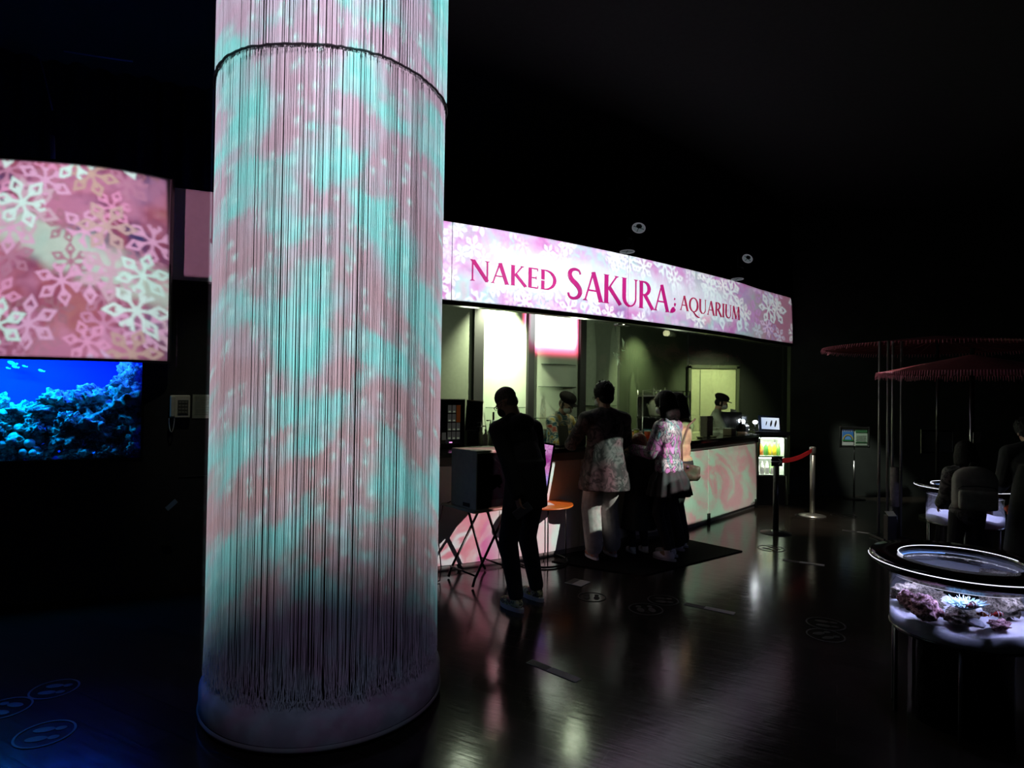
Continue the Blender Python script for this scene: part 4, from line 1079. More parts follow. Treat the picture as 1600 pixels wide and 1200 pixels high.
# 4 woman with the bright jacket, 5 woman behind her with the brown bag
def woman(label, loc, heading, h, jm, lower, seed, skirt=True, hy=0.0, hands=None):
    p = Person(label, loc, heading, h, lean=.05, head_pitch=.18, head_yaw=hy, hands=hands or ((0.15, 0.36, 1.10), (-0.17, 0.34, 1.12)), curls=(.7, .6),
               feet=((0.08, 0.03), (-0.085, -0.04)), shoulder=.155, seed=seed, elbow=(0.3, -.4, -1))
    bm = bmesh.new(); p.torso(bm, .024); p.arms(bm, .028, frac=.92); ball(bm, (0, 0, 1.0), (.165, .13, .05))
    p.part('jacket', bm, jm, .008)
    bm = bmesh.new()
    for sg, i in ((1, 0), (-1, 1)):
        d = (p.wr[i] - p.el[i]).normalized(); caps(bm, [p.wr[i] - d * .05, p.wr[i] - d * .025], [.032, .032], 12)
    p.part('cuffs', bm, mat('pale_rib', (0.55, 0.5, 0.55), .8), .006)
    if skirt:
        bm = bmesh.new()
        p.skirt_loft(bm, [(1.0, .135, .10), (.93, .165, .13), (.82, .225, .185), (.66, .265, .225)], 120, 13, .05)
        p.part('skirt', bm, mat('black_skirt', (0.008, 0.008, 0.01), .8), .009)
        bm = bmesh.new(); p.legs(bm, -.004, .006, .008, .97); p.part('leggings', bm, BLKTROU)
    else:
        p.trousers(lower, .02, .04, .05, .93)
    p.hairdo('bob'); p.mask(); p.shoes(WSHOE, mat('pale_sole', (0.5, 0.5, 0.55), .6))
    return p
def satin(k, tc):
    n = k.noise(k.vm('MULTIPLY', tc, (1.2, 1.2, .7)), 7.0, 3.0, .6, 2.5)[0]
    return k.ramp(n, [(0.3, (0.42, 0.20, 0.42)), (0.42, (0.42, 0.15, 0.37)), (0.48, (0.03, 0.03, 0.04)), (0.55, (0.34, 0.34, 0.36)), (0.62, (0.03, 0.03, 0.04)), (0.7, (0.15, 0.38, 0.42))])
m4 = woman('woman with a black bob, shiny lilac jacket and short black skirt', (1.55, 6.02), (-0.72, 0.69), 1.60, pmat('satin_print', satin, .4), None, 4)
m5 = woman('woman in a beige jacket and black trousers behind the one in lilac', (1.76, 6.42), (-0.62, 0.78), 1.585, mat('beige_jacket', (0.36, 0.32, 0.19), .8, noise=.15, bump=.3), BLKTROU, 5, False)
q = Vector((1.79, 6.15, .84))
bg = thing('shoulder_bag', 'slouchy brown shoulder bag hanging at the hip of the woman in the beige jacket', 'bag', q, -0.6)
bm = bmesh.new(); box(bm, (0, 0, -.01), (.20, .06, .15), Euler((0, .12, 0)).to_matrix(), .02); ball(bm, (0, 0, -.05), (.11, .045, .05)); mobj('pouch', remesh(bm, .01, 4), mat('brown_leather', (0.07, 0.045, 0.035), .6, noise=.3, bump=.4), bg)
obj('strap', T([(-.08, 0, .06), (-.09, .02, .25), (-.04, .06, .45), (.02, .10, .52)], .010, 8), mat('brown_strap', (0.14, 0.09, 0.07), .6), bg, True)
obj('clasp', B((0, -.055, .05), (.02, .008, .02)), STEEL, bg)

# 6, 7 staff behind the counter
tiedye = blotch('tie_dye_shirt', [(0.75, 0.28, 0.05), (0.75, 0.55, 0.12), (0.8, 0.78, 0.6), (0.02, 0.16, 0.20), (0.8, 0.6, 0.5), (0.75, 0.1, 0.06)], 5.5, .8, 2.0)
m6 = Person('staff member in a tie-dye shirt, dark cap and mask leaning over the counter', (0.50, 7.08), (0.72, -0.69), 1.60, lean=.22, head_pitch=.40, head_yaw=-.15,
            hands=((0.10, 0.42, 1.10), (-0.20, 0.40, 1.10)), curls=(.5, .5), shoulder=.165, seed=6, elbow=(.6, -.3, -.8))
bm = bmesh.new(); m6.torso(bm, .024); m6.arms(bm, .028, frac=.6); m6.part('shirt', bm, tiedye, .009)
m6.trousers(BLKTROU); m6.hairdo('tuft', mat('dark_brown_hair', (0.05, 0.035, 0.025), .5, noise=.4, nscale=60)); m6.mask(); m6.cap(mat('black_cap', (0.012, 0.010, 0.009), .9, spec=.1)); m6.shoes(BLKCLOTH, BLKCLOTH)
m7 = Person('staff member in a pale shirt, dark cap and mask working at the till', (3.02, 9.15), (0.85, -0.35), 1.60, lean=.10, head_pitch=.30, head_yaw=0,
            hands=((0.14, 0.40, 1.12), (-0.20, 0.38, 1.12)), shoulder=.165, seed=7, elbow=(.6, -.3, -.8))
bm = bmesh.new(); m7.torso(bm, .024); m7.arms(bm, .028, frac=.55); m7.part('shirt', bm, mat('pale_green_shirt', (0.50, 0.55, 0.42), .8, noise=.1), .009)
m7.trousers(BLKTROU); m7.hairdo('tuft'); m7.mask(); m7.cap(MATS['black_cap']); m7.shoes(BLKCLOTH, BLKCLOTH)

# 8, 9 visitors at the far round tank
m8 = Person('child in a dark print top carrying a grey backpack near the far tank', (3.80, 5.12), (0.30, 0.95), 1.22, lean=.05, head_pitch=.25,
            hands=((0.16, 0.30, .95), (-0.18, 0.30, .95)), shoulder=.17, seed=8)
bm = bmesh.new(); m8.torso(bm, .026); m8.arms(bm, .03, frac=.9); m8.part('print_top', bm, blotch('grey_print', [(0.03, 0.03, 0.03), (0.16, 0.15, 0.15), (0.03, 0.03, 0.03), (0.12, 0.12, 0.12)], 14), .009)
m8.trousers(BLKTROU); m8.hairdo('bob'); m8.shoes(BLKCLOTH, BLKCLOTH)
bp = thing('backpack', 'grey rounded backpack on the child by the far round tank', 'backpack', world_of(m8, (0, -.20, 1.18)), m8.t.rotation_euler.z)
bpm = mat('grey_canvas', (0.34, 0.34, 0.29), .8, noise=.12, bump=.2)
bm = bmesh.new(); box(bm, (0, 0, 0), (.32, .11, .30), bev=.05); ball(bm, (0, 0, .12), (.155, .055, .09)); mobj('pack_body', remesh(bm, .009, 4), bpm, bp)
bm = bmesh.new(); box(bm, (0, -.07, -.055), (.27, .05, .155), bev=.02); mobj('front_pocket', remesh(bm, .008, 3), bpm, bp)
obj('zip', T([(-.135, -.06, .03), (-.11, -.066, .05), (0, -.068, .058), (.11, -.066, .05), (.135, -.06, .03)], .004, 6), PLASTICB, bp, True)
obj('carry_loop', T([(-.03, .02, .20), (-.02, .02, .235), (.02, .02, .235), (.03, .02, .20)], .007, 6), PLASTICB, bp, True)
m9 = Person('person all in black leaning over the far tanks beside the child with the backpack', (4.33, 5.05), (0.35, .93), 1.45, lean=.35, head_pitch=.3,
            hands=((0.2, 0.40, .95), (-0.2, 0.40, .95)), shoulder=.18, seed=9)
bm = bmesh.new(); m9.torso(bm, .04); m9.arms(bm, .035, frac=.95)
m9.skirt_loft(bm, [(1.25, .15, .11), (1.05, .20, .17), (.8, .23, .2), (.4, .27, .23)])
m9.part('long_black_coat', bm, BLKCLOTH); m9.hairdo('short'); m9.trousers(BLKTROU); m9.shoes(BLKCLOTH, BLKCLOTH)

# ------------------------------------------------------------------ floor mat and stickers
def flat(name, pts, m, label, cat, z=0.004, g=None, th=0.003, parent=None):
    bm = bmesh.new(); v = [bm.verts.new((p_[0], p_[1], z)) for p_ in pts]; f = bm.faces.new(v)
    r_ = bmesh.ops.extrude_face_region(bm, geom=[f]); bmesh.ops.translate(bm, verts=[v for v in r_['geom'] if isinstance(v, bmesh.types.BMVert)], vec=(0, 0, -th))
    bmesh.ops.recalc_face_normals(bm, faces=bm.faces); o = obj(name, bm, m, parent)
    if label: tag(o, label, cat, g)
    return o
mc = [onz(862, 878), onz(1003, 901), onz(1160, 862), onz(1045, 838)]
flat('floor_mat', mc, mat('black_rubber_mat', (0.006, 0.006, 0.006), .9, spec=.1), 'black mat on the floor under the people at the counter', 'mat', .010, th=.009)
ST = mat('pale_sticker', (0.22, 0.22, 0.22), .6); STD = mat('dark_sticker', (0.04, 0.035, 0.035), .6)
def sticker(a, b_, wd, label, g=None):
    A_, B_ = onz(*a), onz(*b_); d = (B_ - A_); n = Vector((-d.y, d.x, 0)).normalized() * wd
    t = thing('floor_sticker', label, 'sticker', A_, 0, 'floor stickers')
    P = lambda f, e: (d * f + n * e)
    flat('outline', [P(0, 0), P(.42, 0), P(.42, 1), P(0, 1)], ST, '', '', .0030, None, .002, t)
    flat('dark_half', [P(.015, .08), P(.41, .08), P(.41, .92), P(.015, .92)], STD, '', '', .0042, None, .001, t)
    flat('pale_half', [P(.42, 0), P(1, 0), P(1, 1), P(.42, 1)], mat('pale_sticker_2', (0.34, 0.33, 0.34), .6), '', '', .0036, None, .0025, t)
sticker((822, 1036), (899, 1067), .06, 'pale and dark floor sticker nearest the camera, right of the string curtain')
sticker((1068, 945), (1146, 961), .06, 'pale and dark floor sticker in the middle of the floor, beyond the black mat')
sticker((1222, 876), (1288, 885), .06, 'pale and dark floor sticker in front of the black rope post')
sticker((882, 911), (908, 917), .16, 'small square floor sticker at the left corner of the black mat')
sticker((1316, 829), (1372, 836), .05, 'thin floor sticker on the floor in front of the menu stand')
def ringmark(px, py, r, label):
    q = onz(px, py); t = thing('round_floor_marker', label, 'floor marker', q, random.random() * 6, 'round footprint markers on the floor')
    obj('ring', lathe([(r, 0.001), (r, .003), (r * .92, .003), (r * .92, .001)], 40, caps=False), mat('marker_ring', (0.03, 0.03, 0.03), .5, spec=.2), t)
    for sx in (-1, 1):
        bm = ball(bmesh.new(), (sx * r * .33, r * .15, .002), (r * .2, r * .38, .0015), u=14, v=8); ball(bm, (sx * r * .33, -r * .42, .002), (r * .16, r * .2, .0015), u=12, v=8)
        obj('footprint', bm, mat('marker_print', (0.018, 0.018, 0.016), .5, spec=.2), t)
for px, py, r, lb in ((1009, 952, .16, 'round marker with footprints below the near corner of the black mat'), (1036, 938, .15, 'faint round marker just behind another beyond the mat corner'),
                      (1205, 857, .17, 'round marker in the bright reflection before the black rope post'), (1262, 806, .2, 'round marker around the steel rope post'), (1318, 806, .2, 'faint round marker left of the menu stand pole'),
                      (1290, 975, .16, 'barely visible round marker in the middle of the dark floor'), (1290, 993, .15, 'barely visible round marker nearer than its twin in the dark floor'),
                      (70, 1147, .15, 'round marker at the bottom left tinged blue'), (8, 1107, .14, 'round marker cut by the left edge of the picture'), (85, 1077, .14, 'faint round marker on the floor under the blue aquarium'), (925, 933, .14, 'faint round marker in front of the left corner of the mat')):
    ringmark(px, py, r * .8, lb)
q = onz(266, 789, .55)
o = obj('small_label', B((0, 0, 0), (.10, .004, .035), Euler((0, -.75, 0)).to_matrix()), mat('grey_tag', (.3, .3, .28), .6), None, loc=onY(268, 789, 4.75)); tag(o, 'small tilted pale label on the black wall under the telephone', 'label')

# ------------------------------------------------------------------ folding table with drinks cooler
P0 = Vector((-0.28, 4.95)); TA = Vector((-.64, .77)); TB = Vector((.77, .64)); rzT = math.atan2(TB.y, TB.x)
ft = thing('folding_table', 'small folding table with crossed black legs carrying the box, left of the bending man', 'table', (P0.x, P0.y, 0), rzT)
obj('tabletop', B((.23, .23, .63), (.50, .48, .02), bev=.006), mat('cream_edge_top', (0.42, 0.44, 0.30), .5), ft)
LEG = mat('black_tube', (0.015, 0.015, 0.015), .3, metal=.6)
for y in (.05, .40):
    obj('leg', T([(.16 if y < .2 else .2, y, .62), (.40, y + .02, .06), (.42, y, .012)], .011, 10), LEG, ft, True)
    obj('leg', T([(.40, y + .022, .62), (.06, y + .022, .07), (.03, y + .01, .012)], .011, 10), LEG, ft, True)
obj('crossbar', T([(.05, .06, .10), (.05, .41, .10)], .008, 8), LEG, ft, True)
obj('crossbar', T([(.38, .07, .12), (.38, .42, .12)], .008, 8), LEG, ft, True)
fr = thing('drinks_cooler', 'grey and black box-shaped drinks cooler standing on the small folding table', 'cooler', (P0.x, P0.y, .64), rzT)
obj('cabinet', B((.22, .20, .24), (.40, .36, .48), bev=.006), mat('grey_steel_skin', (0.45, 0.50, 0.38), .45, noise=.06), fr)
obj('door', B((.22, .012, .235), (.39, .016, .45), bev=.004), GLOSSBLK, fr)
obj('door_glass', B((.22, .002, .25), (.30, .006, .34)), mat('dark_glass', (0.004, 0.004, 0.006), .06), fr)
obj('vent', B((.017, .15, .03), (.006, .09, .03)), PLASTICB, fr)
cb = wire('power_cord', [(P0.x - .22, P0.y + .34, .66), (P0.x - .30, P0.y + .36, .62), (P0.x - .34, P0.y + .34, .4), (P0.x - .30, P0.y + .3, .1), (P0.x - .30, P0.y + .22, .012), (P0.x - .42, P0.y + .12, .010), (P0.x - .55, P0.y + .14, .010)], .005, PLASTICB, 'black power cord dropping from the folding table to the floor', 'cord')

# ------------------------------------------------------------------ orange side table and tilted screen
ot = thing('side_table', 'round orange table on a black hoop base right of the bending man', 'table', (.305, 5.86, 0))
obj('tabletop', lathe([(.285, .532), (.295, .540), (.292, .550), (0, .550)], 48), mat('orange_top', (0.62, 0.16, 0.02), .35, noise=.08), ot)
bm = bmesh.new(); tube(bm, [(.25 * math.cos(a), .25 * math.sin(a), .012) for a in [2 * PI * i / 40 for i in range(41)]], .010, 8); obj('base_hoop', bm, LEG, ot, True)
for a in (.2, 1.77, 3.34, 4.9): obj('leg', T([(.24 * math.cos(a), .24 * math.sin(a), .012), (.23 * math.cos(a), .23 * math.sin(a), .535)], .006, 8), LEG, ot, True)
pp = obj('paper_sheet', B((0, 0, 0), (.2, .13, .002), Matrix.Rotation(.3, 3, 'Z')), PAPER, None, loc=(.30, 5.80, .5525)); tag(pp, 'white sheet of paper lying on the round orange table', 'paper')
ms = thing('tilted_screen', 'upright purple lit screen in a black frame between the bending man and tall man', 'screen', (.19, 5.84, .553), -.12)
TL = Euler((-.22, 0, 0)).to_matrix() @ Euler((0, .13, 0)).to_matrix()
def tb_(c_, s_, bev=0): bm = B(c_, s_, bev=bev); bmesh.ops.transform(bm, matrix=Matrix.Translation((0, 0, .12)) @ TL.to_4x4(), verts=bm.verts); return bm
obj('frame', tb_((0, .012, .235), (.33, .022, .48), .004), GLOSSBLK, ms)
def purple(k, tc):
    x, y, z = k.sep(tc); n = k.noise(tc, 14.0, 5.0, .7)[0]
    c = k.ramp(k.m('ADD', k.m('MULTIPLY', z, 1.9), k.m('MULTIPLY', k.m('SUBTRACT', n, .5), .4)), [(.25, (.16, .10, .5)), (.42, (.35, .25, .75)), (.62, (.6, .15, .45)), (.78, (.3, .03, .25)), (.95, (.55, .2, .5))])
    f, cs = flowers(k, k.comb(x, z), 9.0); return k.mix(k.m('MULTIPLY', f, .35), c, (.8, .5, .8))
obj('display', tb_((0, -.001, .24), (.295, .004, .43)), screen_mat('purple_picture', purple, .9), ms)
obj('dark_picture', tb_((.075, -.004, .22), (.05, .003, .08)), mat('dark_patch', (.03, .01, .06), .3), ms)
obj('stand', T([(0, .03, .30), (0, .10, .12), (0, .12, .01)], .008, 8), LEG, ms, True)
obj('ledge', B((0, .04, .008), (.30, .16, .014), bev=.003), PLASTICB, ms)
obj('support_post', T([(-.1, .03, .01), (-.1, .03, .20)], .008, 8), LEG, ms, True)

# ------------------------------------------------------------------ on the counter
TOPZ = 1.056
def on_ctr(px, off): s_ = CTR.px(px, 690, off); q = CTR.at(s_, off); d = CTR.dirat(s_); return Vector((q.x, q.y, TOPZ)), math.atan2(d.y, d.x)
q, a = on_ctr(705, -.42)
dm = thing('drinks_dispenser', 'black drinks machine with a grid of cup pictures at the left end of the counter', 'drinks machine', q, a)
obj('cabinet', B((-.06, .06, .235), (.36, .20, .47), bev=.006), PLASTICB, dm)
obj('front_glass', B((-.06, -.043, .25), (.34, .006, .42)), mat('dark_menu_glass', (.012, .012, .013), .08), dm)
for i in range(3):
    for j in range(4):
        if i == 2 and j in (2, 3): continue
        c_ = obj('cup_picture', B((-.045 + i * .045, -.048, .12 + j * .085), (.036, .004, .075)), mat('menu_grey', (.2, .2, .19), .4, emit=(.5, .5, .45), estr=.04), dm)
        obj('cup_base', B((-.045 + i * .045, -.051, .095 + j * .085), (.022, .003, .012)), mat('menu_pale', (.3, .33, .25), .4, emit=(.5, .6, .4), estr=.2), c_)
obj('orange_panel', B((.045, -.048, .33), (.040, .004, .165)), mat('menu_orange', (.25, .08, .02), .4, emit=(.6, .15, .03), estr=.05), dm)
obj('cup_picture', B((-.10, -.048, .115), (.040, .004, .07)), MATS['menu_grey'], dm)
obj('indicator', B((-.03, -.048, .055), (.03, .004, .010)), mat('pink_led', (.1, .02, .06), .4, emit=(1, .35, .8), estr=1.5), dm)
q, a = on_ctr(737, -.50)
dmn = thing('dark_monitor', 'tilted black monitor with a pale top edge beside the drinks machine', 'monitor', q, a - .1)
R_ = Euler((-.10, .10, 0)).to_matrix().to_4x4()
def rb(c_, s_, bev=0): bm = B(c_, s_, bev=bev); bmesh.ops.transform(bm, matrix=R_, verts=bm.verts); return bm
obj('panel', rb((0, .01, .30), (.17, .03, .30), .004), GLOSSBLK, dmn); obj('top_edge', rb((0, .008, .455), (.17, .034, .010)), mat('pale_metal', (.6, .62, .45), .3), dmn)
obj('stand', B((0, .02, .08), (.12, .08, .16), bev=.004), PLASTICB, dmn); obj('foot', B((0, 0, .006), (.16, .13, .012), bev=.003), PLASTICB, dmn)
def bottle(name, q, h, r, col, label, cat, g=None, pump=False, rough=.3):
    t = thing(name, label, cat, q, 0, g)
    obj('body', lathe([(r * .9, 0), (r, .01), (r, h * .62), (r * .45, h * .78), (r * .4, h * .9)], 20), mat(name + '_%.2f_%.2f_%.2f' % col, col, rough), t, True)
    obj('cap', lathe([(r * .45, h * .9), (r * .45, h), (0.001, h)], 16), mat('bottle_cap', (.5, .5, .45), .4), t, True)
    if pump: obj('pump', T([(0, 0, h), (0, 0, h + .035), (-.04, 0, h + .03)], .006, 8), STEEL, t, True)
    return t
for px, off, h, lb in ((752, -.50, .20, 'white pump bottle beside the dark monitor'), (758, -.42, .17, 'shorter clear pump bottle right of the dark monitor'), (765, -.55, .22, 'tallest pump bottle left of the bending man head')):
    q, a = on_ctr(px, off); bottle('pump_bottle', q, h, .028, (.5, .52, .42), lb, 'bottle', 'pump bottles on the counter', True)
tp = thing('beer_tap', 'chrome tap with black lever on the counter behind the bending man', 'tap', on_ctr(770, -.5)[0])
obj('column', T([(0, 0, 0), (0, 0, .26)], .016, 12), STEEL, tp, True); obj('spout', T([(0, 0, .24), (.03, -.05, .24), (.03, -.07, .19)], .009, 10), STEEL, tp, True); obj('lever', T([(0, 0, .25), (.0, -.01, .34)], .010, 10), PLASTICB, tp, True)
q, a = on_ctr(880, -.16)
mh = thing('menu_holder', 'grey upright card holder on the counter before the tie-dye staff member', 'card holder', q, a + .3)
obj('card', B((0, 0, .11), (.19, .012, .20), Euler((-.15, 0, 0)).to_matrix()), mat('grey_card', (.12, .14, .11), .5), mh); obj('base', B((0, .01, .006), (.19, .08, .012)), PLASTICB, mh)
q, a = on_ctr(906, -.10)
dk = obj('dark_pouch', (lambda b_: b_)(B((0, 0, .055), (.12, .07, .11), bev=.02)), PLASTICB, None, loc=q); tag(dk, 'small black pouch on the counter at the left hand of the tall man', 'pouch')
q, a = on_ctr(1003, -.18)
tr = thing('serving_tray', 'orange tray of food on the counter in front of the woman in lilac', 'tray', q, a)
obj('tray_base', B((0, 0, .012), (.34, .22, .014), bev=.004), mat('orange_tray', (.70, .16, .03), .5), tr)
bm = bmesh.new()
for c_, s_ in (((0, .11, .025), (.34, .01, .03)), ((0, -.11, .025), (.34, .01, .03)), ((.17, 0, .025), (.01, .22, .03)), ((-.17, 0, .025), (.01, .22, .03))): box(bm, c_, s_)
obj('tray_rim', bm, MATS['orange_tray'], tr)
for i, (dx, dy, r, h, col, lb) in enumerate(((-.10, .02, .036, .10, (.75, .25, .05), 'orange paper cup at the left of the orange tray'), (.0, .04, .034, .085, (.8, .7, .6), 'pale cup in the middle of the orange tray'), (.09, .0, .036, .09, (.7, .12, .04), 'red cup at the right of the orange tray'), (-.16, -.05, .03, .12, (.5, .5, .05), 'yellow-green cup at the far left of the orange tray'))):
    qq = q + Matrix.Rotation(a, 3, 'Z') @ Vector((dx, dy, .021))
    c_ = thing('paper_cup', lb, 'cup', qq, 0, 'cups on the orange tray'); obj('cup_wall', lathe([(r * .75, 0), (r, h)], 20), mat('cup%d' % i, col, .5), c_, True); obj('lid', lathe([(r * 1.06, h), (r * 1.0, h + .012), (0.001, h + .014)], 20), mat('cup_lid', (.6, .6, .58), .4), c_, True)
q, a = on_ctr(1104, -.20)
o = thing('paper_bag', 'grey folded paper bag standing on the counter in front of the till worker', 'bag', q, a); obj('bag_body', B((0, 0, .135), (.17, .10, .27), bev=.008), mat('grey_paper_bag', (.22, .21, .17), .8, noise=.1), o); obj('fold', B((0, -.052, .23), (.17, .004, .03)), mat('bag_fold', (.27, .26, .2), .8), o)
for px, off, r, col, lb in ((1093, -.10, .05, (.6, .6, .35), 'small pale dish left of the paper bag'), (1115, -.08, .05, (.6, .6, .4), 'small pale dish right of the paper bag')):
    q, a = on_ctr(px, off); o = obj('dish', lathe([(r * .5, 0), (r, .018), (r * .95, .018), (r * .45, .005)], 24), mat('dish_%d' % px, col, .4), None, True, loc=q); tag(o, lb, 'dish')
q, a = on_ctr(1143, -.30)
tl = thing('till_screen', 'black tilted till monitor facing the till worker', 'monitor', q, a)
R_ = Euler((0, .22, .5)).to_matrix().to_4x4()
obj('panel', rb((0, .0, .19), (.035, .28, .24), .006), GLOSSBLK, tl); obj('screen_edge', rb((.020, 0, .19), (.004, .27, .23)), mat('silver_edge', (.35, .37, .42), .25, metal=.7), tl)
obj('stand', B((.02, 0, .05), (.07, .10, .10), bev=.01), PLASTICB, tl); obj('foot', B((.02, 0, .006), (.16, .18, .012), bev=.004), PLASTICB, tl)
q, a = on_ctr(1158, -.36)
o = thing('acrylic_stand', 'murky curved acrylic stand to the right of the till monitor', 'stand', q, a); obj('shield', B((0, 0, .17), (.20, .01, .34), Euler((0, .1, 0)).to_matrix(), .003), mat('murky_plastic', (.12, .13, .10), .35), o); obj('foot', B((0, 0, .006), (.2, .12, .012), bev=.003), PLASTICB, o)
q, a = on_ctr(1140, -.12)
o = thing('receipt_box', 'brown box with papers on the counter below the till monitor', 'box', q, a); obj('box_body', B((0, 0, .045), (.16, .12, .09), bev=.004), mat('brown_box', (.16, .13, .08), .7), o); obj('papers', B((0, 0, .094), (.12, .09, .008)), PAPER, o)
q, a = on_ctr(1168, -.22)
o = thing('receipt_printer', 'black receipt printer next to the small bright lamp', 'printer', q, a); obj('printer_body', B((0, 0, .06), (.16, .16, .12), bev=.02), PLASTICB, o); obj('lid', B((0, -.01, .125), (.13, .10, .012), bev=.004), mat('dark_lid', (.03, .03, .03), .3), o); obj('status_light', ball(bmesh.new(), (.05, -.082, .05), .006), mat('white_led', (.5, .5, .5), .3, emit=(.9, 1, 1), estr=3), o)
for px, off in ((1172, -.05), (1176, -.02)):
    q, a = on_ctr(px, off); o = obj('receipt', B((0, 0, .002), (.09, .05, .002), Matrix.Rotation(a + .2, 3, 'Z')), PAPER, None, loc=q + Vector((0, 0, .0 if px < 1175 else .003))); tag(o, 'white slip of paper ' + ('under another' if px < 1175 else 'lying topmost') + ' at the right end of the counter', 'paper')

q, a = on_ctr(850, -.45); o = thing('cyan_cup', 'small cyan cup on the counter behind the shoulder of the bending man', 'cup', q)
obj('cup_wall', lathe([(.03, 0), (.042, .15)], 20), mat('cyan_plastic', (.1, .6, .7), .4), o, True); obj('rim', lathe([(.042, .15), (.044, .156), (.038, .156)], 20, caps=False), MATS['cup_lid'], o, True)

# ------------------------------------------------------------------ end cabinet with lit drinks fridge, tablet and lamp
fx = onY(1186, 700, 9.05).x; fx1 = onY(1229, 700, 9.05).x; fy = 9.05; fw = fx1 - fx
ec = thing('end_cabinet', 'black cabinet at the right end of the counter holding the lit drinks fridge', 'cabinet', (fx, fy, 0))
bm = bmesh.new(); box(bm, (fw / 2, .28, .21), (fw, .50, .42)); obj('lower_body', bm, BLACK, ec)
obj('side_panel', B((fw + .012, .26, .52), (.02, .54, 1.03)), mat('dark_green_side', (.10, .12, .08), .5), ec)
obj('top_slab', B((fw / 2 - .02, .24, 1.055), (fw + .12, .60, .05), bev=.004), mat('black_slab', (.02, .022, .026), .2), ec)
obj('back_board', B((fw / 2, .52, .72), (fw, .02, .62)), BLACK, ec)
fg = thing('drinks_fridge', 'small lit glass-fronted fridge with juice bottles in the end cabinet', 'fridge', (fx, fy, .42))
FW = mat('white_liner', (.75, .8, .72), .5)
obj('back_wall', B((fw / 2, .40, .29), (fw - .02, .01, .56)), FW, fg)
obj('side_wall', B((.012, .22, .29), (.012, .36, .56)), FW, fg); obj('side_wall', B((fw - .012, .22, .29), (.012, .36, .56)), FW, fg)
obj('floor_pan', B((fw / 2, .22, .012), (fw - .02, .36, .014)), FW, fg); obj('shelf', B((fw / 2, .22, .285), (fw - .03, .34, .020)), mat('pale_green_shelf', (.5, .6, .42), .5), fg); obj('ceiling_pan', B((fw / 2, .22, .575), (fw - .02, .36, .014)), FW, fg)
obj('light_tube', T([(.03, .08, .555), (fw - .03, .08, .555)], .008, 8), mat('fridge_tube', (1, 1, 1), .4, emit=(.9, 1, .9), estr=9), fg, True)
obj('light_tube', T([(.03, .10, .262), (fw - .03, .10, .262)], .006, 8), MATS['fridge_tube'], fg, True)
FR = T([(.0, .0, .30), (.01, .0, .55), (.04, -.0, .585), (fw - .05, 0, .585), (fw - .012, 0, .55), (fw - .005, 0, .01)], .010, 8); obj('door_frame', FR, mat('green_frame', (.12, .2, .12), .3), fg, True)
obj('door_glass', B((fw / 2, .012, .29), (fw - .02, .004, .57)), sheet_mat('fridge_glass', .04, .05), fg)
area('fridge_light', (fx + fw / 2, fy + .10, .42 + .55), (fx + fw / 2, fy + .25, .42 + .1), 2.6, (.9, 1, .85), fw - .08, .03)
area('fridge_light', (fx + fw / 2, fy + .08, .42 + .26), (fx + fw / 2, fy + .25, .42 + .0), 1.8, (.95, 1, .9), fw - .08, .03)
JC = [((.75, .22, .03), 'orange'), ((.75, .25, .05), 'second orange'), ((.08, .30, .05), 'green'), ((.85, .62, .03), 'yellow'), ((.85, .6, .02), 'second yellow'), ((.2, .45, .08), 'pale green')]
for i, (c_, nm) in enumerate(JC):
    bottle('juice_bottle', (fx + .045 + i * (fw - .09) / 5, fy + .17 + .02 * (i % 2), .42 + .296), .19, .030, c_, nm + ' juice bottle on the upper fridge shelf, counting from the left', 'bottle', 'juice bottles in the fridge', rough=.4)
for i in range(4):
    bottle('juice_bottle', (fx + .06 + i * .07, fy + .20, .42 + .02), .18, .028, ((.8, .8, .75), (.75, .8, .7), (.8, .78, .7), (.25, .5, .15))[i], ('first pale', 'second pale', 'third pale', 'green-capped')[i] + ' bottle on the lower fridge shelf from the left', 'bottle', 'bottles on the lower fridge shelf', rough=.4)
for i in range(3):
    o = obj('price_card', B((0, 0, .05), (.055, .003, .10)), PAPER, None, loc=(fx + .09 + i * .075, fy + .10, .42 + .021)); tag(o, ('leftmost', 'middle', 'rightmost')[i] + ' white price card at the front of the lower fridge shelf', 'card')
tbq = Vector((fx + fw / 2 + .0, fy + .10, 1.082))
tbt = thing('tablet_sign', 'tilted lit tablet showing three dark feather shapes on the end cabinet', 'tablet', tbq, -.05)
R_ = Euler((-.25, 0.03, 0)).to_matrix().to_4x4()
obj('bezel', rb((0, .01, .115), (.33, .014, .235), .005), mat('blue_black', (.01, .015, .03), .2), tbt)
def tabf(k, tc):
    x, y, z = k.sep(tc); return k.mix(k.ss(k.m('ADD', x, z), -.05, .3), (.5, .62, .85), (.75, .85, .95))
obj('display', rb((.01, .001, .115), (.26, .004, .175)), screen_mat('tablet_picture', tabf, .95), tbt)
for i, (x, h) in enumerate(((-.05, .035), (.02, .05), (.085, .055))):
    bm = ball(bmesh.new(), (x, -.003, .115), (.014 if i else .008, .002, h), Euler((0, .25, 0)).to_matrix(), 14, 10); bmesh.ops.transform(bm, matrix=R_, verts=bm.verts); obj('feather_shape', bm, BLKCLOTH, tbt)
obj('easel_foot', B((0, .05, .006), (.2, .12, .012), bev=.003), PLASTICB, tbt)
lq = Vector((fx - .04, fy + .06, 1.082))
dl = thing('small_lamp', 'small bright white lamp between the receipt printer and lit tablet', 'lamp', lq)
obj('foot', lathe([(.04, 0), (.04, .012), (.012, .018)], 20), PLASTICB, dl); obj('arm', T([(0, 0, .015), (0, 0, .10)], .006, 8), PLASTICB, dl, True)
obj('bulb', ball(bmesh.new(), (0, -.01, .13), (.035, .03, .028)), mat('lamp_bulb', (1, 1, 1), .4, emit=(.9, .97, 1), estr=14), dl, True)
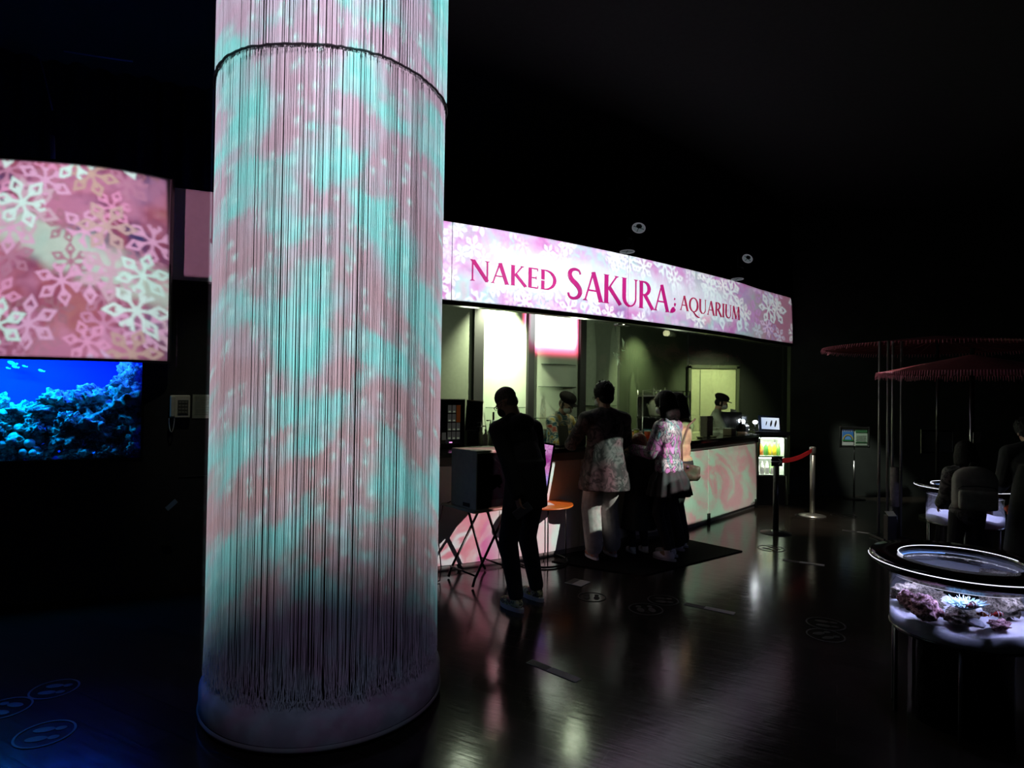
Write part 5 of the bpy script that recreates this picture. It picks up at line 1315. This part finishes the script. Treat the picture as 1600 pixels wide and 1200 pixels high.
point('small_lamp_light', lq + Vector((0, -.07, .14)), 1.2, (.9, .96, 1), .03)

# ------------------------------------------------------------------ kitchen shelves, rack and fittings
SHELFGL = sheet_mat('shelf_glass', .05, .05, (.93, .97, .93))
def wall_shelf(px0, px1, py, label):
    a, b_ = kwall(px0), kwall(px1); z = onY((px0 + px1) / 2, py, (a.y + b_.y) / 2).z; n = KN
    bm = bmesh.new(); top = []
    for i in range(13):
        t = i / 12; dpt = .02 + .13 * math.sin(PI * t) ** .6; p_ = a.lerp(b_, t) + n * dpt; top.append((p_.x, p_.y))
    pts = [(a.x, a.y)] + top + [(b_.x, b_.y)]
    v = [bm.verts.new((*p_, z)) for p_ in pts]; f = bm.faces.new(v); r_ = bmesh.ops.extrude_face_region(bm, geom=[f]); bmesh.ops.translate(bm, verts=[w_ for w_ in r_['geom'] if isinstance(w_, bmesh.types.BMVert)], vec=(0, 0, .008))
    bmesh.ops.recalc_face_normals(bm, faces=bm.faces)
    o = obj('glass_shelf', bm, SHELFGL, None)
    tube_pts = [(x_, y_, z + .004) for x_, y_ in top]; obj('shelf_edge', T(tube_pts, .0045, 6), mat('green_glass_edge', (.04, .07, .05), .15), o); tag(o, label, 'shelf', 'glass shelves on the servery rear wall')
wall_shelf(758, 820, 637, 'glass shelf on the bright panel level with the bending man head'); wall_shelf(760, 816, 674, 'glass shelf on the bright panel behind the taps')
wall_shelf(844, 898, 570.5, 'topmost glass shelf on the panel under the pink glow'); wall_shelf(840, 899, 605, 'middle glass shelf on the panel under the pink glow'); wall_shelf(834, 900, 653, 'lowest glass shelf on the panel behind the tie-dye staff member')
wall_shelf(914, 962, 634, 'glass shelf on the grey panel behind the head of the tall man')
ra, rb_ = onY(1004, 640, 9.35), onY(1078, 640, 9.35)
rk = thing('kitchen_rack', 'steel kitchen rack of dark shelves behind the women at the counter', 'rack', (ra.x, 9.35, 0)); rw = rb_.x - ra.x
for x in (0, rw):
    for y in (0, .38): obj('post', T([(x, y, 0), (x, y, 1.66)], .012, 8), STEEL, rk, True)
for z in (.95, 1.24, 1.575): obj('shelf', B((rw / 2, .19, z), (rw + .02, .40, .025), bev=.003), DKSTEEL if z < 1.5 else STEEL, rk)
obj('guard_rail', T([(-.0, 0, 1.655), (rw, 0, 1.655)], .007, 8), STEEL, rk, True)
obj('back_board', B((rw / 2, .385, 1.3), (rw, .01, .66)), mat('rack_back', (.06, .07, .05), .5), rk)
jq = Vector((ra.x + .235, 9.50, 1.254))
jg = thing('white_jug', 'round white kitchen appliance on the rack left of the black bob hair', 'appliance', jq); obj('jug_body', lathe([(.07, 0), (.10, .04), (.115, .14), (.10, .24), (.06, .29), (.02, .30)], 28), mat('glossy_white', (.75, .78, .6), .3), jg, True); obj('spout', T([(-.10, 0, .12), (-.14, -.01, .2)], .014, 8), MATS['glossy_white'], jg, True)
bl = obj('blue_bowl', lathe([(.05, 0), (.09, .06), (.095, .10), (.085, .10), (.045, .012)], 28), mat('blue_plastic', (.10, .35, .42), .35), None, True, loc=(ra.x + .13, 9.46, .964)); tag(bl, 'pale blue plastic bowl on the middle shelf of the kitchen rack', 'bowl')
for i, (x, h) in enumerate(((.18, .13), (.30, .09), (.37, .12), (.24, .07))):
    bottle('small_bottle', (ra.x + x, 9.42 + .03 * i, 1.589), h, .020, (.55, .6, .45), ('tallest glass bottle standing', 'low glass bottle standing third from the left', 'glass bottle standing rightmost', 'lowest glass bottle standing')[i] + ' on top of the kitchen rack', 'bottle', 'bottles on top of the kitchen rack', rough=.1)
for i in range(4): bottle('small_bottle', (ra.x + .46 + .045 * i, 9.44, 1.254), .15 + .02 * (i % 2), .018, (.12, .12, .1), ('first', 'second', 'third', 'fourth')[i] + ' dark bottle along the upper shelf of the kitchen rack, from the left', 'bottle', 'dark bottles on the rack', rough=.2)
sp = bottle('spray_bottle', (ra.x - .03, 9.1, 0), .1, .02, (.5, .55, .4), '', 'bottle'); 
for ch in list(sp.children): bpy.data.objects.remove(ch)
bpy.data.objects.remove(sp)
# ceiling lamps in the servery
for px, py, Y, lb in ((1045, 521, 9.2, 'tube-like spotlight with a glowing end under the servery ceiling'), (972, 506, 8.6, 'black box fitting with a bright bead near the clear vinyl sheet')):
    q = onY(px, py, Y); t = thing('track_light', lb, 'lamp', q, .55)
    if px > 1000:
        obj('barrel', T([(-.02, 0, 0), (.13, 0, 0)], .045, 20), mat('grey_barrel', (.14, .16, .11), .4), t, True); obj('lens', T([(-.075, 0, 0), (-.02, 0, 0)], .043, 20), mat('warm_lens', (1, 1, .7), .4, emit=(1, 1, .55), estr=.8), t, True)
    else:
        obj('barrel', B((0, 0, 0), (.22, .10, .07), bev=.01), PLASTICB, t); obj('lens', ball(bmesh.new(), (-.02, -.055, -.01), .014), mat('bright_bead', (1, 1, .7), .4, emit=(1, 1, .7), estr=5), t, True)
    obj('hanger', T([(.05, 0, .04), (.05, 0, 2.978 - q.z)], .008, 8), PLASTICB, t, True)
# clear vinyl sheets hanging from the fascia to the counter
def vinyl(px0, px1, label, ph):
    s0, s1 = FAS.px(px0, 500, -.10), FAS.px(px1, 500, -.10); bm = bmesh.new(); rows = []; n_ = 60
    for i in range(n_ + 1):
        t = i / n_; s_ = s0 + (s1 - s0) * t; col_ = []
        for j in range(15):
            z = 2.42 - j * (1.30 / 14); o_ = -.10 + .012 * math.sin(t * 19 + ph) * (j / 14) + .010 * mnoise.noise(Vector((s_ * 3, z * 1.5, ph)))
            col_.append(bm.verts.new((*FAS.at(s_, o_), z)))
        rows.append(col_)
    for a, b_ in zip(rows, rows[1:]):
        for j in range(14): bm.faces.new((a[j], b_[j], b_[j + 1], a[j + 1]))
    o = obj('vinyl_sheet', bm, VINYL, None, True); tag(o, label, 'vinyl sheet', 'clear vinyl sheets over the counter')
VINYL = sheet_mat('clear_vinyl', .02, .12, (.98, .99, .97), bump=.07)
vinyl(828, 964, 'clear vinyl sheet hanging over the counter before the pink glow', 0.3); q = onY(968, 548, FAS.at(FAS.px(968, 548, -.09), -.09).y); bm = bmesh.new(); rnd = random.Random(4)
for i in range(9):
    x0, z0 = rnd.uniform(-.04, .05), rnd.uniform(-.14, .12); a_ = [Vector((x0 + rnd.uniform(-.04, .04), rnd.uniform(-.01, .01), z0 + rnd.uniform(-.08, .08))) for _ in range(3)]
    bm.faces.new([bm.verts.new(v_) for v_ in a_])
o = obj('vinyl_highlight', bm, mat('highlight_film', (.55, .65, .5), .2), None, loc=q); md = o.modifiers.new('s', 'SOLIDIFY'); md.thickness = .002; tag(o, 'pale scraps painting in the crumpled highlight where two vinyl sheets meet', 'film')  # pale shards paint a highlight on the vinyl
vinyl(966, 1075, 'clear creased vinyl sheet hanging above the women', 1.9); vinyl(1078, 1225, 'clear vinyl sheet hanging before the cream door', 4.0)

# ------------------------------------------------------------------ rope posts
def post(q, h, m, label, arrow=False):
    t = thing('rope_post', label, 'post', q)
    obj('base_plate', lathe([(.17, 0), (.17, .008), (.06, .03), (.03, .035)], 36), m, t, True); obj('pole', T([(0, 0, .03), (0, 0, h - .06)], .032, 20), m, t, True); obj('head', lathe([(.037, h - .10), (.040, h - .09), (.040, h - .01), (.030, h)], 24), m, t, True)
    return t
pq1 = onz(1269, 806); pq2 = onz(1212, 833)
post(pq1, .93, mat('satin_steel', (.42, .42, .38), .35, metal=.8), 'steel rope post at the far end of the red belt')
pb = post(pq2, .90, mat('black_post', (.008, .008, .009), .3), 'black rope post with a white arrow, nearer end of the red belt')
hz = .80
bm = bmesh.new(); box(bm, (0, -.043, hz), (.11, .004, .012)); box(bm, (.045, -.043, hz + .016), (.05, .004, .011), Euler((0, .7, 0)).to_matrix()); box(bm, (.045, -.043, hz - .016), (.05, .004, .011), Euler((0, -.7, 0)).to_matrix())
bmesh.ops.transform(bm, matrix=Matrix.Translation((-.02, 0, .04)), verts=bm.verts)
obj('arrow_sign', bm, mat('white_arrow', (.8, .8, .8), .5), pb); obj('sign_plate', B((-.01, -.036, hz + .04), (.13, .010, .11), bev=.003), PLASTICB, pb)
bm = bmesh.new(); rows = []
for i in range(25):
    t = i / 24; p_ = pq2.lerp(pq1, t); z = .845 + (.885 - .845) * t - .045 * math.sin(PI * t)
    d = (pq1 - pq2).normalized(); n_ = Vector((d.y, -d.x, 0)) * .0015
    rows.append([bm.verts.new(p_ + n_ * s_ + Vector((0, 0, z + dz))) for s_, dz in ((-1, -.028), (1, -.028), (1, .028), (-1, .028))])
for a, b_ in zip(rows[1:], rows[2:]):
    for j in range(4): bm.faces.new((a[j], a[(j + 1) % 4], b_[(j + 1) % 4], b_[j]))
tag(obj('barrier_belt', bm, mat('red_webbing', (.75, .01, .02), .7)), 'red barrier belt stretched between the black and the steel rope posts', 'belt')
spot('feet_downlight', (0.5, 3.9, 4.6), (0.12, 4.55, 0), 16, (1, 1, .85), 13, 1.0, .05)
spot('belt_fill', (3.6, 6.8, 4.6), (3.62, 7.8, .8), 480, (1, .9, .75), 26, 1.0, .05)  # unseen spot added to brighten the red belt and the floor around it

# ------------------------------------------------------------------ menu stands at the rear wall
def menu_stand(px, py, Y, w_, h_, label, dull=False):
    c_ = onY(px, py, Y); t = thing('menu_stand', label, 'menu stand', (c_.x, c_.y, 0), .06)
    z = c_.z
    obj('base_plate', lathe([(.16, 0), (.16, .008), (.03, .02)], 32), DKSTEEL, t, True); obj('pole', T([(0, 0, .02), (0, 0, z - h_ / 2 - .22)], .014, 12), STEEL, t, True); obj('upper_pole', T([(0, 0, z - h_ / 2 - .24), (0, 0, z - h_ / 2)], .007, 10), DKSTEEL, t, True)
    bm = bmesh.new()
    for a, b_ in (((-w_ / 2, z), (.022, h_ + .03)), ((w_ / 2, z), (.022, h_ + .03))): box(bm, (a[0], -.005, a[1]), (b_[0], .022, b_[1]), bev=.004)
    for a, b_ in (((0, z + h_ / 2), (w_, .022)), ((0, z - h_ / 2), (w_, .022))): box(bm, (a[0], -.005, a[1]), (b_[0], .022, b_[1]), bev=.004)
    obj('frame', bm, STEEL if not dull else DKSTEEL, t)
    obj('back_plate', B((0, .004, z), (w_, .008, h_)), mat('board_grey', (.08, .09, .08), .5) if dull else mat('board_pale', (.55, .6, .52), .6), t)
    if not dull:
        pc = obj('left_poster', B((-w_ * .235, -.003, z), (w_ * .40, .004, h_ * .86)), mat('poster_white', (.6, .65, .6), .6), t)
        obj('sky_picture', B((-w_ * .235, -.006, z + .02), (w_ * .38, .003, h_ * .44)), mat('sky_blue', (.05, .2, .55), .6), pc)
        obj('meadow', B((-w_ * .235, -.008, z - .045), (w_ * .38, .003, h_ * .10)), mat('meadow_green', (.05, .3, .1), .6), pc)
        for r_, cc in ((.085, (.6, .5, .08)), (.07, (.05, .06, .12)), (.055, (.15, .4, .8))):
            bm = bmesh.new(); v = [bm.verts.new((-w_ * .235 + r_ * math.cos(a), -.010 - (.09 - r_) * .02, z - .04 + r_ * math.sin(a))) for a in [PI * i / 16 for i in range(17)]]; bm.faces.new(v); obj('rainbow_arc', bm, mat('arc%.3f' % r_, cc, .6), pc)
        for i in range(5): obj('title_mark', B((-w_ * .235 - .075 + i * .036, -.007, z + h_ * .36), (.020, .002, .022)), mat('ink_blue', (.05, .08, .25), .6), pc)
        pc = obj('right_poster', B((w_ * .235, -.003, z), (w_ * .42, .004, h_ * .86)), mat('poster_mint', (.42, .55, .42), .6), t)
        obj('green_banner', B((w_ * .235, -.006, z + h_ * .30), (w_ * .40, .003, h_ * .13)), mat('banner_green', (.04, .16, .06), .6), pc)
        for i in range(6): obj('text_line', B((w_ * .235 - .01 * (i % 2), -.006, z + .02 - i * .022), (w_ * .34, .002, .006)), mat('ink_grey', (.2, .25, .2), .6), pc)
        obj('lower_banner', B((w_ * .235, -.006, z - h_ * .28), (w_ * .40, .003, .012)), MATS['banner_green'], pc)
    return t
menu_stand(1335, 683, 9.7, .47, .30, 'silver framed menu stand with a rainbow picture by the far wall')
menu_stand(1464, 690, 8.4, .45, .30, 'dull unlit menu stand behind the child with the backpack', True)
spot('menu_fill', (4.1, 9.1, 3.0), (5.45, 9.7, .95), 320, (.95, 1, .9), 20, .8, .03)  # unseen spot added to brighten the menu board

# ------------------------------------------------------------------ poles, parasols
pc_ = thing('pole_stand', 'cluster of thin upright poles on a black stand beyond the menu board', 'pole stand', onz(1392, 842))
for px in (1376, 1386, 1397, 1407):
    x = (px - 1392) / 960 * 7.0; obj('pole', T([(x, .02 * (px % 3), .03), (x * 1.0, .02 * (px % 3), 2.25)], .014, 10), mat('dull_pole', (.25, .23, .22), .35, metal=.5), pc_, True)
obj('base', B((0, 0, .015), (.34, .30, .03), bev=.006), PLASTICB, pc_); obj('wrapped_sleeve', T([(0.0, -.06, .38), (0, -.06, .82)], .045, 16), mat('grey_wrap', (.20, .17, .17), .8, noise=.2, bump=.5), pc_, True); obj('lower_sleeve', T([(0, -.06, .03), (0, -.06, .38)], .05, 16), PLASTICB, pc_, True)
hb = thing('sanitizer_stand', 'black knee-high stand with a small pale sloped top beside the pole cluster', 'stand', onz(1378, 842)); hb.location.y -= .15
obj('stand_body', B((0, 0, .15), (.10, .08, .30), bev=.005), PLASTICB, hb); obj('sloped_top', B((0, -.01, .315), (.09, .08, .008), Euler((.5, 0, 0)).to_matrix()), mat('beige_label', (.4, .38, .3), .6), hb)
def parasol(px, py_rim, Y, r, label, pxpole=None, rise=.16):
    c_ = onY(px, py_rim, Y); t = thing('parasol', label, 'parasol', (c_.x, c_.y, 0), 0.2, 'red paper parasols at the right'); n_ = 40; z = c_.z
    m_ = pmat('red_parasol_cloth', lambda k, tc: k.mix(k.ss(k.noise(tc, 30., 2.)[0], .4, .7), (.13, .006, .012), (.18, .01, .02)), .8)
    bm = bmesh.new(); ap = bm.verts.new((0, 0, z + rise)); rim = []
    for i in range(n_):
        a = 2 * PI * i / n_; rr_ = r * (1 if i % 2 == 0 else .985); rim.append(bm.verts.new((rr_ * math.cos(a), rr_ * math.sin(a), z)))
    for i in range(n_): bm.faces.new((ap, rim[i], rim[(i + 1) % n_]))
    cn_ = obj('canopy', bm, m_, t); md = cn_.modifiers.new('s', 'SOLIDIFY'); md.thickness = .006
    bm = bmesh.new(); 
    for i in range(n_): 
        a = 2 * PI * i / n_; caps(bm, [(0.05 * math.cos(a), .05 * math.sin(a), z + rise - .04), (r * math.cos(a), r * math.sin(a), z - .008)], [.004, .004], 5)
    obj('ribs', bm, mat('dark_red_ribs', (.12, .01, .015), .5), t)
    bm = bmesh.new(); rnd = random.Random(3)
    for i in range(220):
        a = 2 * PI * i / 220; x, y = r * math.cos(a), r * math.sin(a); caps(bm, [(x, y, z), (x * 1.012, y * 1.012, z - .03 - rnd.random() * .03)], [.004, .002], 5)
    obj('fringe', bm, mat('pink_fringe', (.7, .2, .28), .7), t, kind='stuff')
    obj('pole', T([(0, 0, .03), (0, 0, z + rise + .05)], .018, 12), mat('dark_pole', (.02, .02, .02), .15, coat=.5), t, True); obj('base', lathe([(.20, 0), (.20, .03), (.03, .06)], 32), PLASTICB, t, True)
    return t
pr1 = parasol(1519, 583, 5.2, .70, 'lower red parasol, its black pole rising behind the near round tank')
pr2 = parasol(1465, 543, 8.2, 1.38, 'higher and larger dim red parasol farther back')
q = onY(1521, 684, 5.17); o = obj('price_tag', B((0, 0, 0), (.065, .006, .095)), mat('dim_white_card', (.18, .18, .18), .6), None, loc=q); o.location.x += .03; tag(o, 'small grey tag clipped to the parasol pole at head height', 'tag')
spot('parasol_fill', (2.2, 4.0, 3.0), (3.2, 5.2, 1.86), 0.5, (1, .55, .6), 16, 1.0, .05)  # added light without a lamp, tints the parasol edge

# ------------------------------------------------------------------ round touch tanks
SAND = pmat('white_sand', lambda k, tc: k.mix(k.noise(tc, 160., 3., .7)[0], (.62, .60, .64), (.85, .83, .86)), .9)
TGL = sheet_mat('round_tank_glass', .035, .02, (.93, .96, 1.0)); WAT = bpy.data.materials.new('water_surface'); WAT.use_nodes = True; k = NT(WAT.node_tree); b = WAT.node_tree.nodes['Principled BSDF']
b.inputs['Base Color'].default_value = (.75, .86, 1, 1); b.inputs['Transmission Weight'].default_value = 1.0; b.inputs['IOR'].default_value = 1.33; b.inputs['Roughness'].default_value = 0.0
nz = k.noise(k.add('ShaderNodeTexCoord').outputs['Object'], 14.0, 2.0)[0]; bn = k.add('ShaderNodeBump'); bn.inputs['Strength'].default_value = .12; bn.inputs['Distance'].default_value = .01; k.l.new(nz, bn.inputs['Height']); k.l.new(bn.outputs[0], b.inputs['Normal'])
LED = mat('white_led_strip', (1, 1, 1), .4, emit=(.82, .82, 1), estr=1.6); BLUEREFL = mat('blue_reflection_glow', (1, 1, 1), .4, emit=(.10, .35, 1), estr=1.4)  # the blue emission paints a reflection, not a lamp
def round_tank(c_, label):
    t = thing('round_tank', label, 'aquarium', (c_[0], c_[1], 0), 0, 'round black-rimmed touch tanks')
    obj('pedestal', lathe([(.22, 0), (.22, .42), (.26, .44)], 48), GLOSSBLK, t, True)
    for a in (2.4, 2.9, 4.1, 5.2): obj('leg', T([(.285 * math.cos(a), .285 * math.sin(a), 0), (.285 * math.cos(a), .285 * math.sin(a), .44)], .009, 8), DKSTEEL, t, True)
    obj('bottom_plate', lathe([(.304, .432), (.304, .446), (0.001, .446)], 64), GLOSSBLK, t, True)
    obj('glass_wall', lathe([(.302, .446), (.302, .705)], 96, caps=False), TGL, t, True)
    obj('rim', lathe([(.300, .706), (.306, .702), (.385, .750), (.397, .775), (.397, .790), (.385, .800), (.268, .800), (.262, .795), (.262, .760), (.30, .735), (.300, .706)], 96, caps=False), GLOSSBLK, t, True)
    obj('rim_light', lathe([(.3975, .7765), (.3992, .7785), (.3975, .7805)], 96, caps=False), LED, t, True)
    obj('glass_top_light', lathe([(.3025, .700), (.304, .702), (.3025, .704)], 96, caps=False), LED, t, True)
    obj('inner_lip_glow', T([(.263 * math.cos(a), .263 * math.sin(a), .7995) for a in [PI * (-.05 + 1.0 * i / 40) for i in range(41)]], .0018, 6), LED, t, True)  # glowing tube paints the lit far edge of the inner lip
    obj('blue_reflection', T([(.262 * math.cos(a), .262 * math.sin(a), .725) for a in [PI * (.38 + .42 * i / 30) for i in range(31)]], .006, 6), BLUEREFL, t, True)  # glowing arc paints the blue reflection seen through the glass
    bm = bmesh.new(); bm.faces.new([bm.verts.new((.262 * math.cos(2 * PI * j / 64), .262 * math.sin(2 * PI * j / 64), .772)) for j in range(64)]); obj('water_surface', bm, WAT, t)
    bm = bmesh.new(); n_, m__ = 72, 16; rings = []
    for i in range(m__ + 1):
        r = .300 * i / m__; ring = []
        for j in range(n_):
            a = 2 * PI * j / n_; x, y = r * math.cos(a), r * math.sin(a)
            z = .512 + .010 * math.sin(a * 5 + c_[0]) * (i / m__) + .012 * mnoise.noise(Vector((x * 9 + c_[0], y * 9, 0))) + .03 * (1 - i / m__); ring.append(bm.verts.new((x, y, z)))
        rings.append(ring)
    low = [bm.verts.new((.300 * math.cos(2 * PI * j / n_), .300 * math.sin(2 * PI * j / n_), .447)) for j in range(n_)]
    for a, b_ in zip(rings + [], rings[1:] + [low]):
        for j in range(n_): bm.faces.new((a[j], a[(j + 1) % n_], b_[(j + 1) % n_], b_[j]))
    bmesh.ops.remove_doubles(bm, verts=bm.verts, dist=1e-5); bmesh.ops.recalc_face_normals(bm, faces=bm.faces)
    obj('sand_bed', bm, SAND, t, True, kind='stuff')
    return t
T1 = (2.267, 3.104)
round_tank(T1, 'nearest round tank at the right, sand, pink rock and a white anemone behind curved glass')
qB = onz(1507, 757, .8); qC = onz(1650, 757, .8); qC = Vector((qC.x, qC.y - .35, 0))
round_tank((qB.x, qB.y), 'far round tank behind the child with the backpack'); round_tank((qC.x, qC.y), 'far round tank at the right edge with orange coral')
for c_, w_ in ((T1, 1.0), ((qB.x, qB.y), .55), ((qC.x, qC.y), .8)):
    for i in range(5):
        a = 2 * PI * i / 5 + .3; area('tank_light', (c_[0] + .275 * math.cos(a), c_[1] + .275 * math.sin(a), .725), (c_[0] + .10 * math.cos(a), c_[1] + .10 * math.sin(a), .45), w_ * .85, (.52, .55, 1.0), .10, .02)
def tpos(px, py, z, dep=None): return onY(px, py, dep) if dep else onz(px, py, z)
pinkrock = pmat('pink_crusted_rock', lambda k, tc: k.mix(k.ss(k.noise(tc, 90., 4., .7)[0], .40, .58), (.20, .07, .07), (.85, .50, .55)), .9)
greyrock = pmat('grey_brown_rock', lambda k, tc: k.mix(k.ss(k.noise(tc, 80., 5., .7)[0], .4, .6), (.07, .06, .045), (.36, .30, .22)), .9)
def trock(px, py, Y, s, m_, seed, label, cat='rock', z=None, rough=.5):
    q = onY(px, py, Y); o = obj('tank_rock', rock_bm((0, 0, 0), s, seed, 4, rough), m_, None, True, loc=(q.x, q.y, z if z else q.z)); tag(o, label, cat); return o
trock(1420, 938, 3.06, (.040, .05, .042), pinkrock, 41, 'reddish rock at the left end of the nearest round tank')
trock(1446, 948, 2.98, (.080, .060, .050), pinkrock, 42, 'large pink crusted rock left of the anemone in the nearest tank')
trock(1432, 930, 3.18, (.10, .07, .055), greyrock, 43, 'grey rock behind the pink crusted rock in the nearest tank')
trock(1502, 962, 2.96, (.090, .06, .034), greyrock, 44, 'low brown rock under the white anemone in the nearest tank')
trock(1566, 940, 3.04, (.085, .06, .075), greyrock, 45, 'tall grey-brown rock right of the anemone in the nearest tank')
trock(1562, 976, 2.87, (.045, .030, .022), pinkrock, 46, 'small pink rock lying on the sand at the right of the nearest tank')
trock(1522, 971, 2.89, (.075, .03, .016), mat('pale_slab', (.5, .5, .55), .8, noise=.3, nscale=20), 47, 'flat pale slab of rock on the sand in the nearest tank', rough=.25)
an = thing('sea_anemone', 'white blue-lit anemone with many tentacles on the rocks of the nearest round tank', 'anemone', onY(1508, 946, 2.915))
obj('disc', ball(bmesh.new(), (0, 0, -.004), (.050, .035, .012)), mat('anemone_skin', (.45, .75, .85), .6), an, True)
bm = bmesh.new(); rnd = random.Random(9)
for i in range(230):
    a = rnd.uniform(0, 2 * PI); r = math.sqrt(rnd.random()) * .058; p0 = Vector((r * math.cos(a) * 1.1, r * math.sin(a) * .7, .002)); d = Vector((math.cos(a) * r * 18, math.sin(a) * r * 18 - .3, rnd.uniform(.1, 1.0))).normalized()
    l_ = rnd.uniform(.020, .040); caps(bm, [p0, p0 + d * l_ * .6, p0 + d * l_ + Vector((rnd.uniform(-.006, .006), rnd.uniform(-.006, .006), 0))], [.0028, .0024, .0012], 5)
obj('tentacles', bm, mat('anemone_tips', (.60, .92, .98), .5), an, True, kind='stuff')
def clownfish(px, py, Y, L, rz, m_, label):
    q = onY(px, py, Y); t = thing('clownfish', label, 'fish', q, rz, 'clownfish in the nearest round tank')
    obj('body', ball(bmesh.new(), (0, 0, 0), (L * .42, L * .12, L * .19)), m_, t, True)
    WB = mat('fish_white', (.8, .85, .85), .5)
    for x, s_ in ((L * .18, .93), (-L * .08, 1.0)): obj('white_band', ball(bmesh.new(), (x, 0, 0), (L * .035, L * .12 * s_ + .002, L * .19 * s_ + .0015)), WB, t, True)
    bm = bmesh.new(); v = [bm.verts.new(p_) for p_ in ((-L * .36, 0, .0), (-L * .56, .002, L * .14), (-L * .52, 0, 0), (-L * .56, .002, -L * .14))]; bm.faces.new((v[0], v[1], v[2])); bm.faces.new((v[0], v[2], v[3]))
    o = obj('tail_fin', bm, m_, t); md = o.modifiers.new('s', 'SOLIDIFY'); md.thickness = .002
    bm = bmesh.new(); v = [bm.verts.new(p_) for p_ in ((L * .2, 0, L * .15), (0, 0, L * .27), (-L * .25, 0, L * .2), (-L * .25, 0, L * .1))]; bm.faces.new(v); o = obj('dorsal_fin', bm, m_, t); md = o.modifiers.new('s', 'SOLIDIFY'); md.thickness = .002
    for sg in (1, -1): obj('eye', ball(bmesh.new(), (L * .32, sg * L * .075, L * .04), L * .03, u=10, v=8), GLOSSBLK, t, True)
RED = mat('clown_red', (.45, .03, .02), .45); MAR = mat('clown_maroon', (.08, .01, .015), .45)
clownfish(1520, 946, 2.862, .075, .25, MAR, 'dark maroon clownfish with white bands above the white anemone')
clownfish(1560, 960, 2.86, .065, .1, RED, 'red clownfish with white bands right of the anemone')
clownfish(1534, 960, 2.87, .05, 2.6, mat('clown_orange', (.55, .12, .03), .45), 'small orange clownfish just below the anemone')
for i, (px, py, s_, c_) in enumerate(((1583, 798, .055, (.85, .14, .02)), (1592, 808, .06, (.9, .18, .03)), (1600, 818, .05, (.45, .03, .06)))):
    q = onY(px, py, qC.y - .19); o = obj('soft_coral', rock_bm((0, 0, 0), (s_, s_, s_ * .9), 60 + i, 4, .3, 1.2), mat('coral%d' % i, c_, .7, noise=.2), None, True, loc=q); tag(o, ('topmost bright orange', 'middle orange', 'dark red')[i] + ' soft coral in the far round tank at the right edge', 'coral')
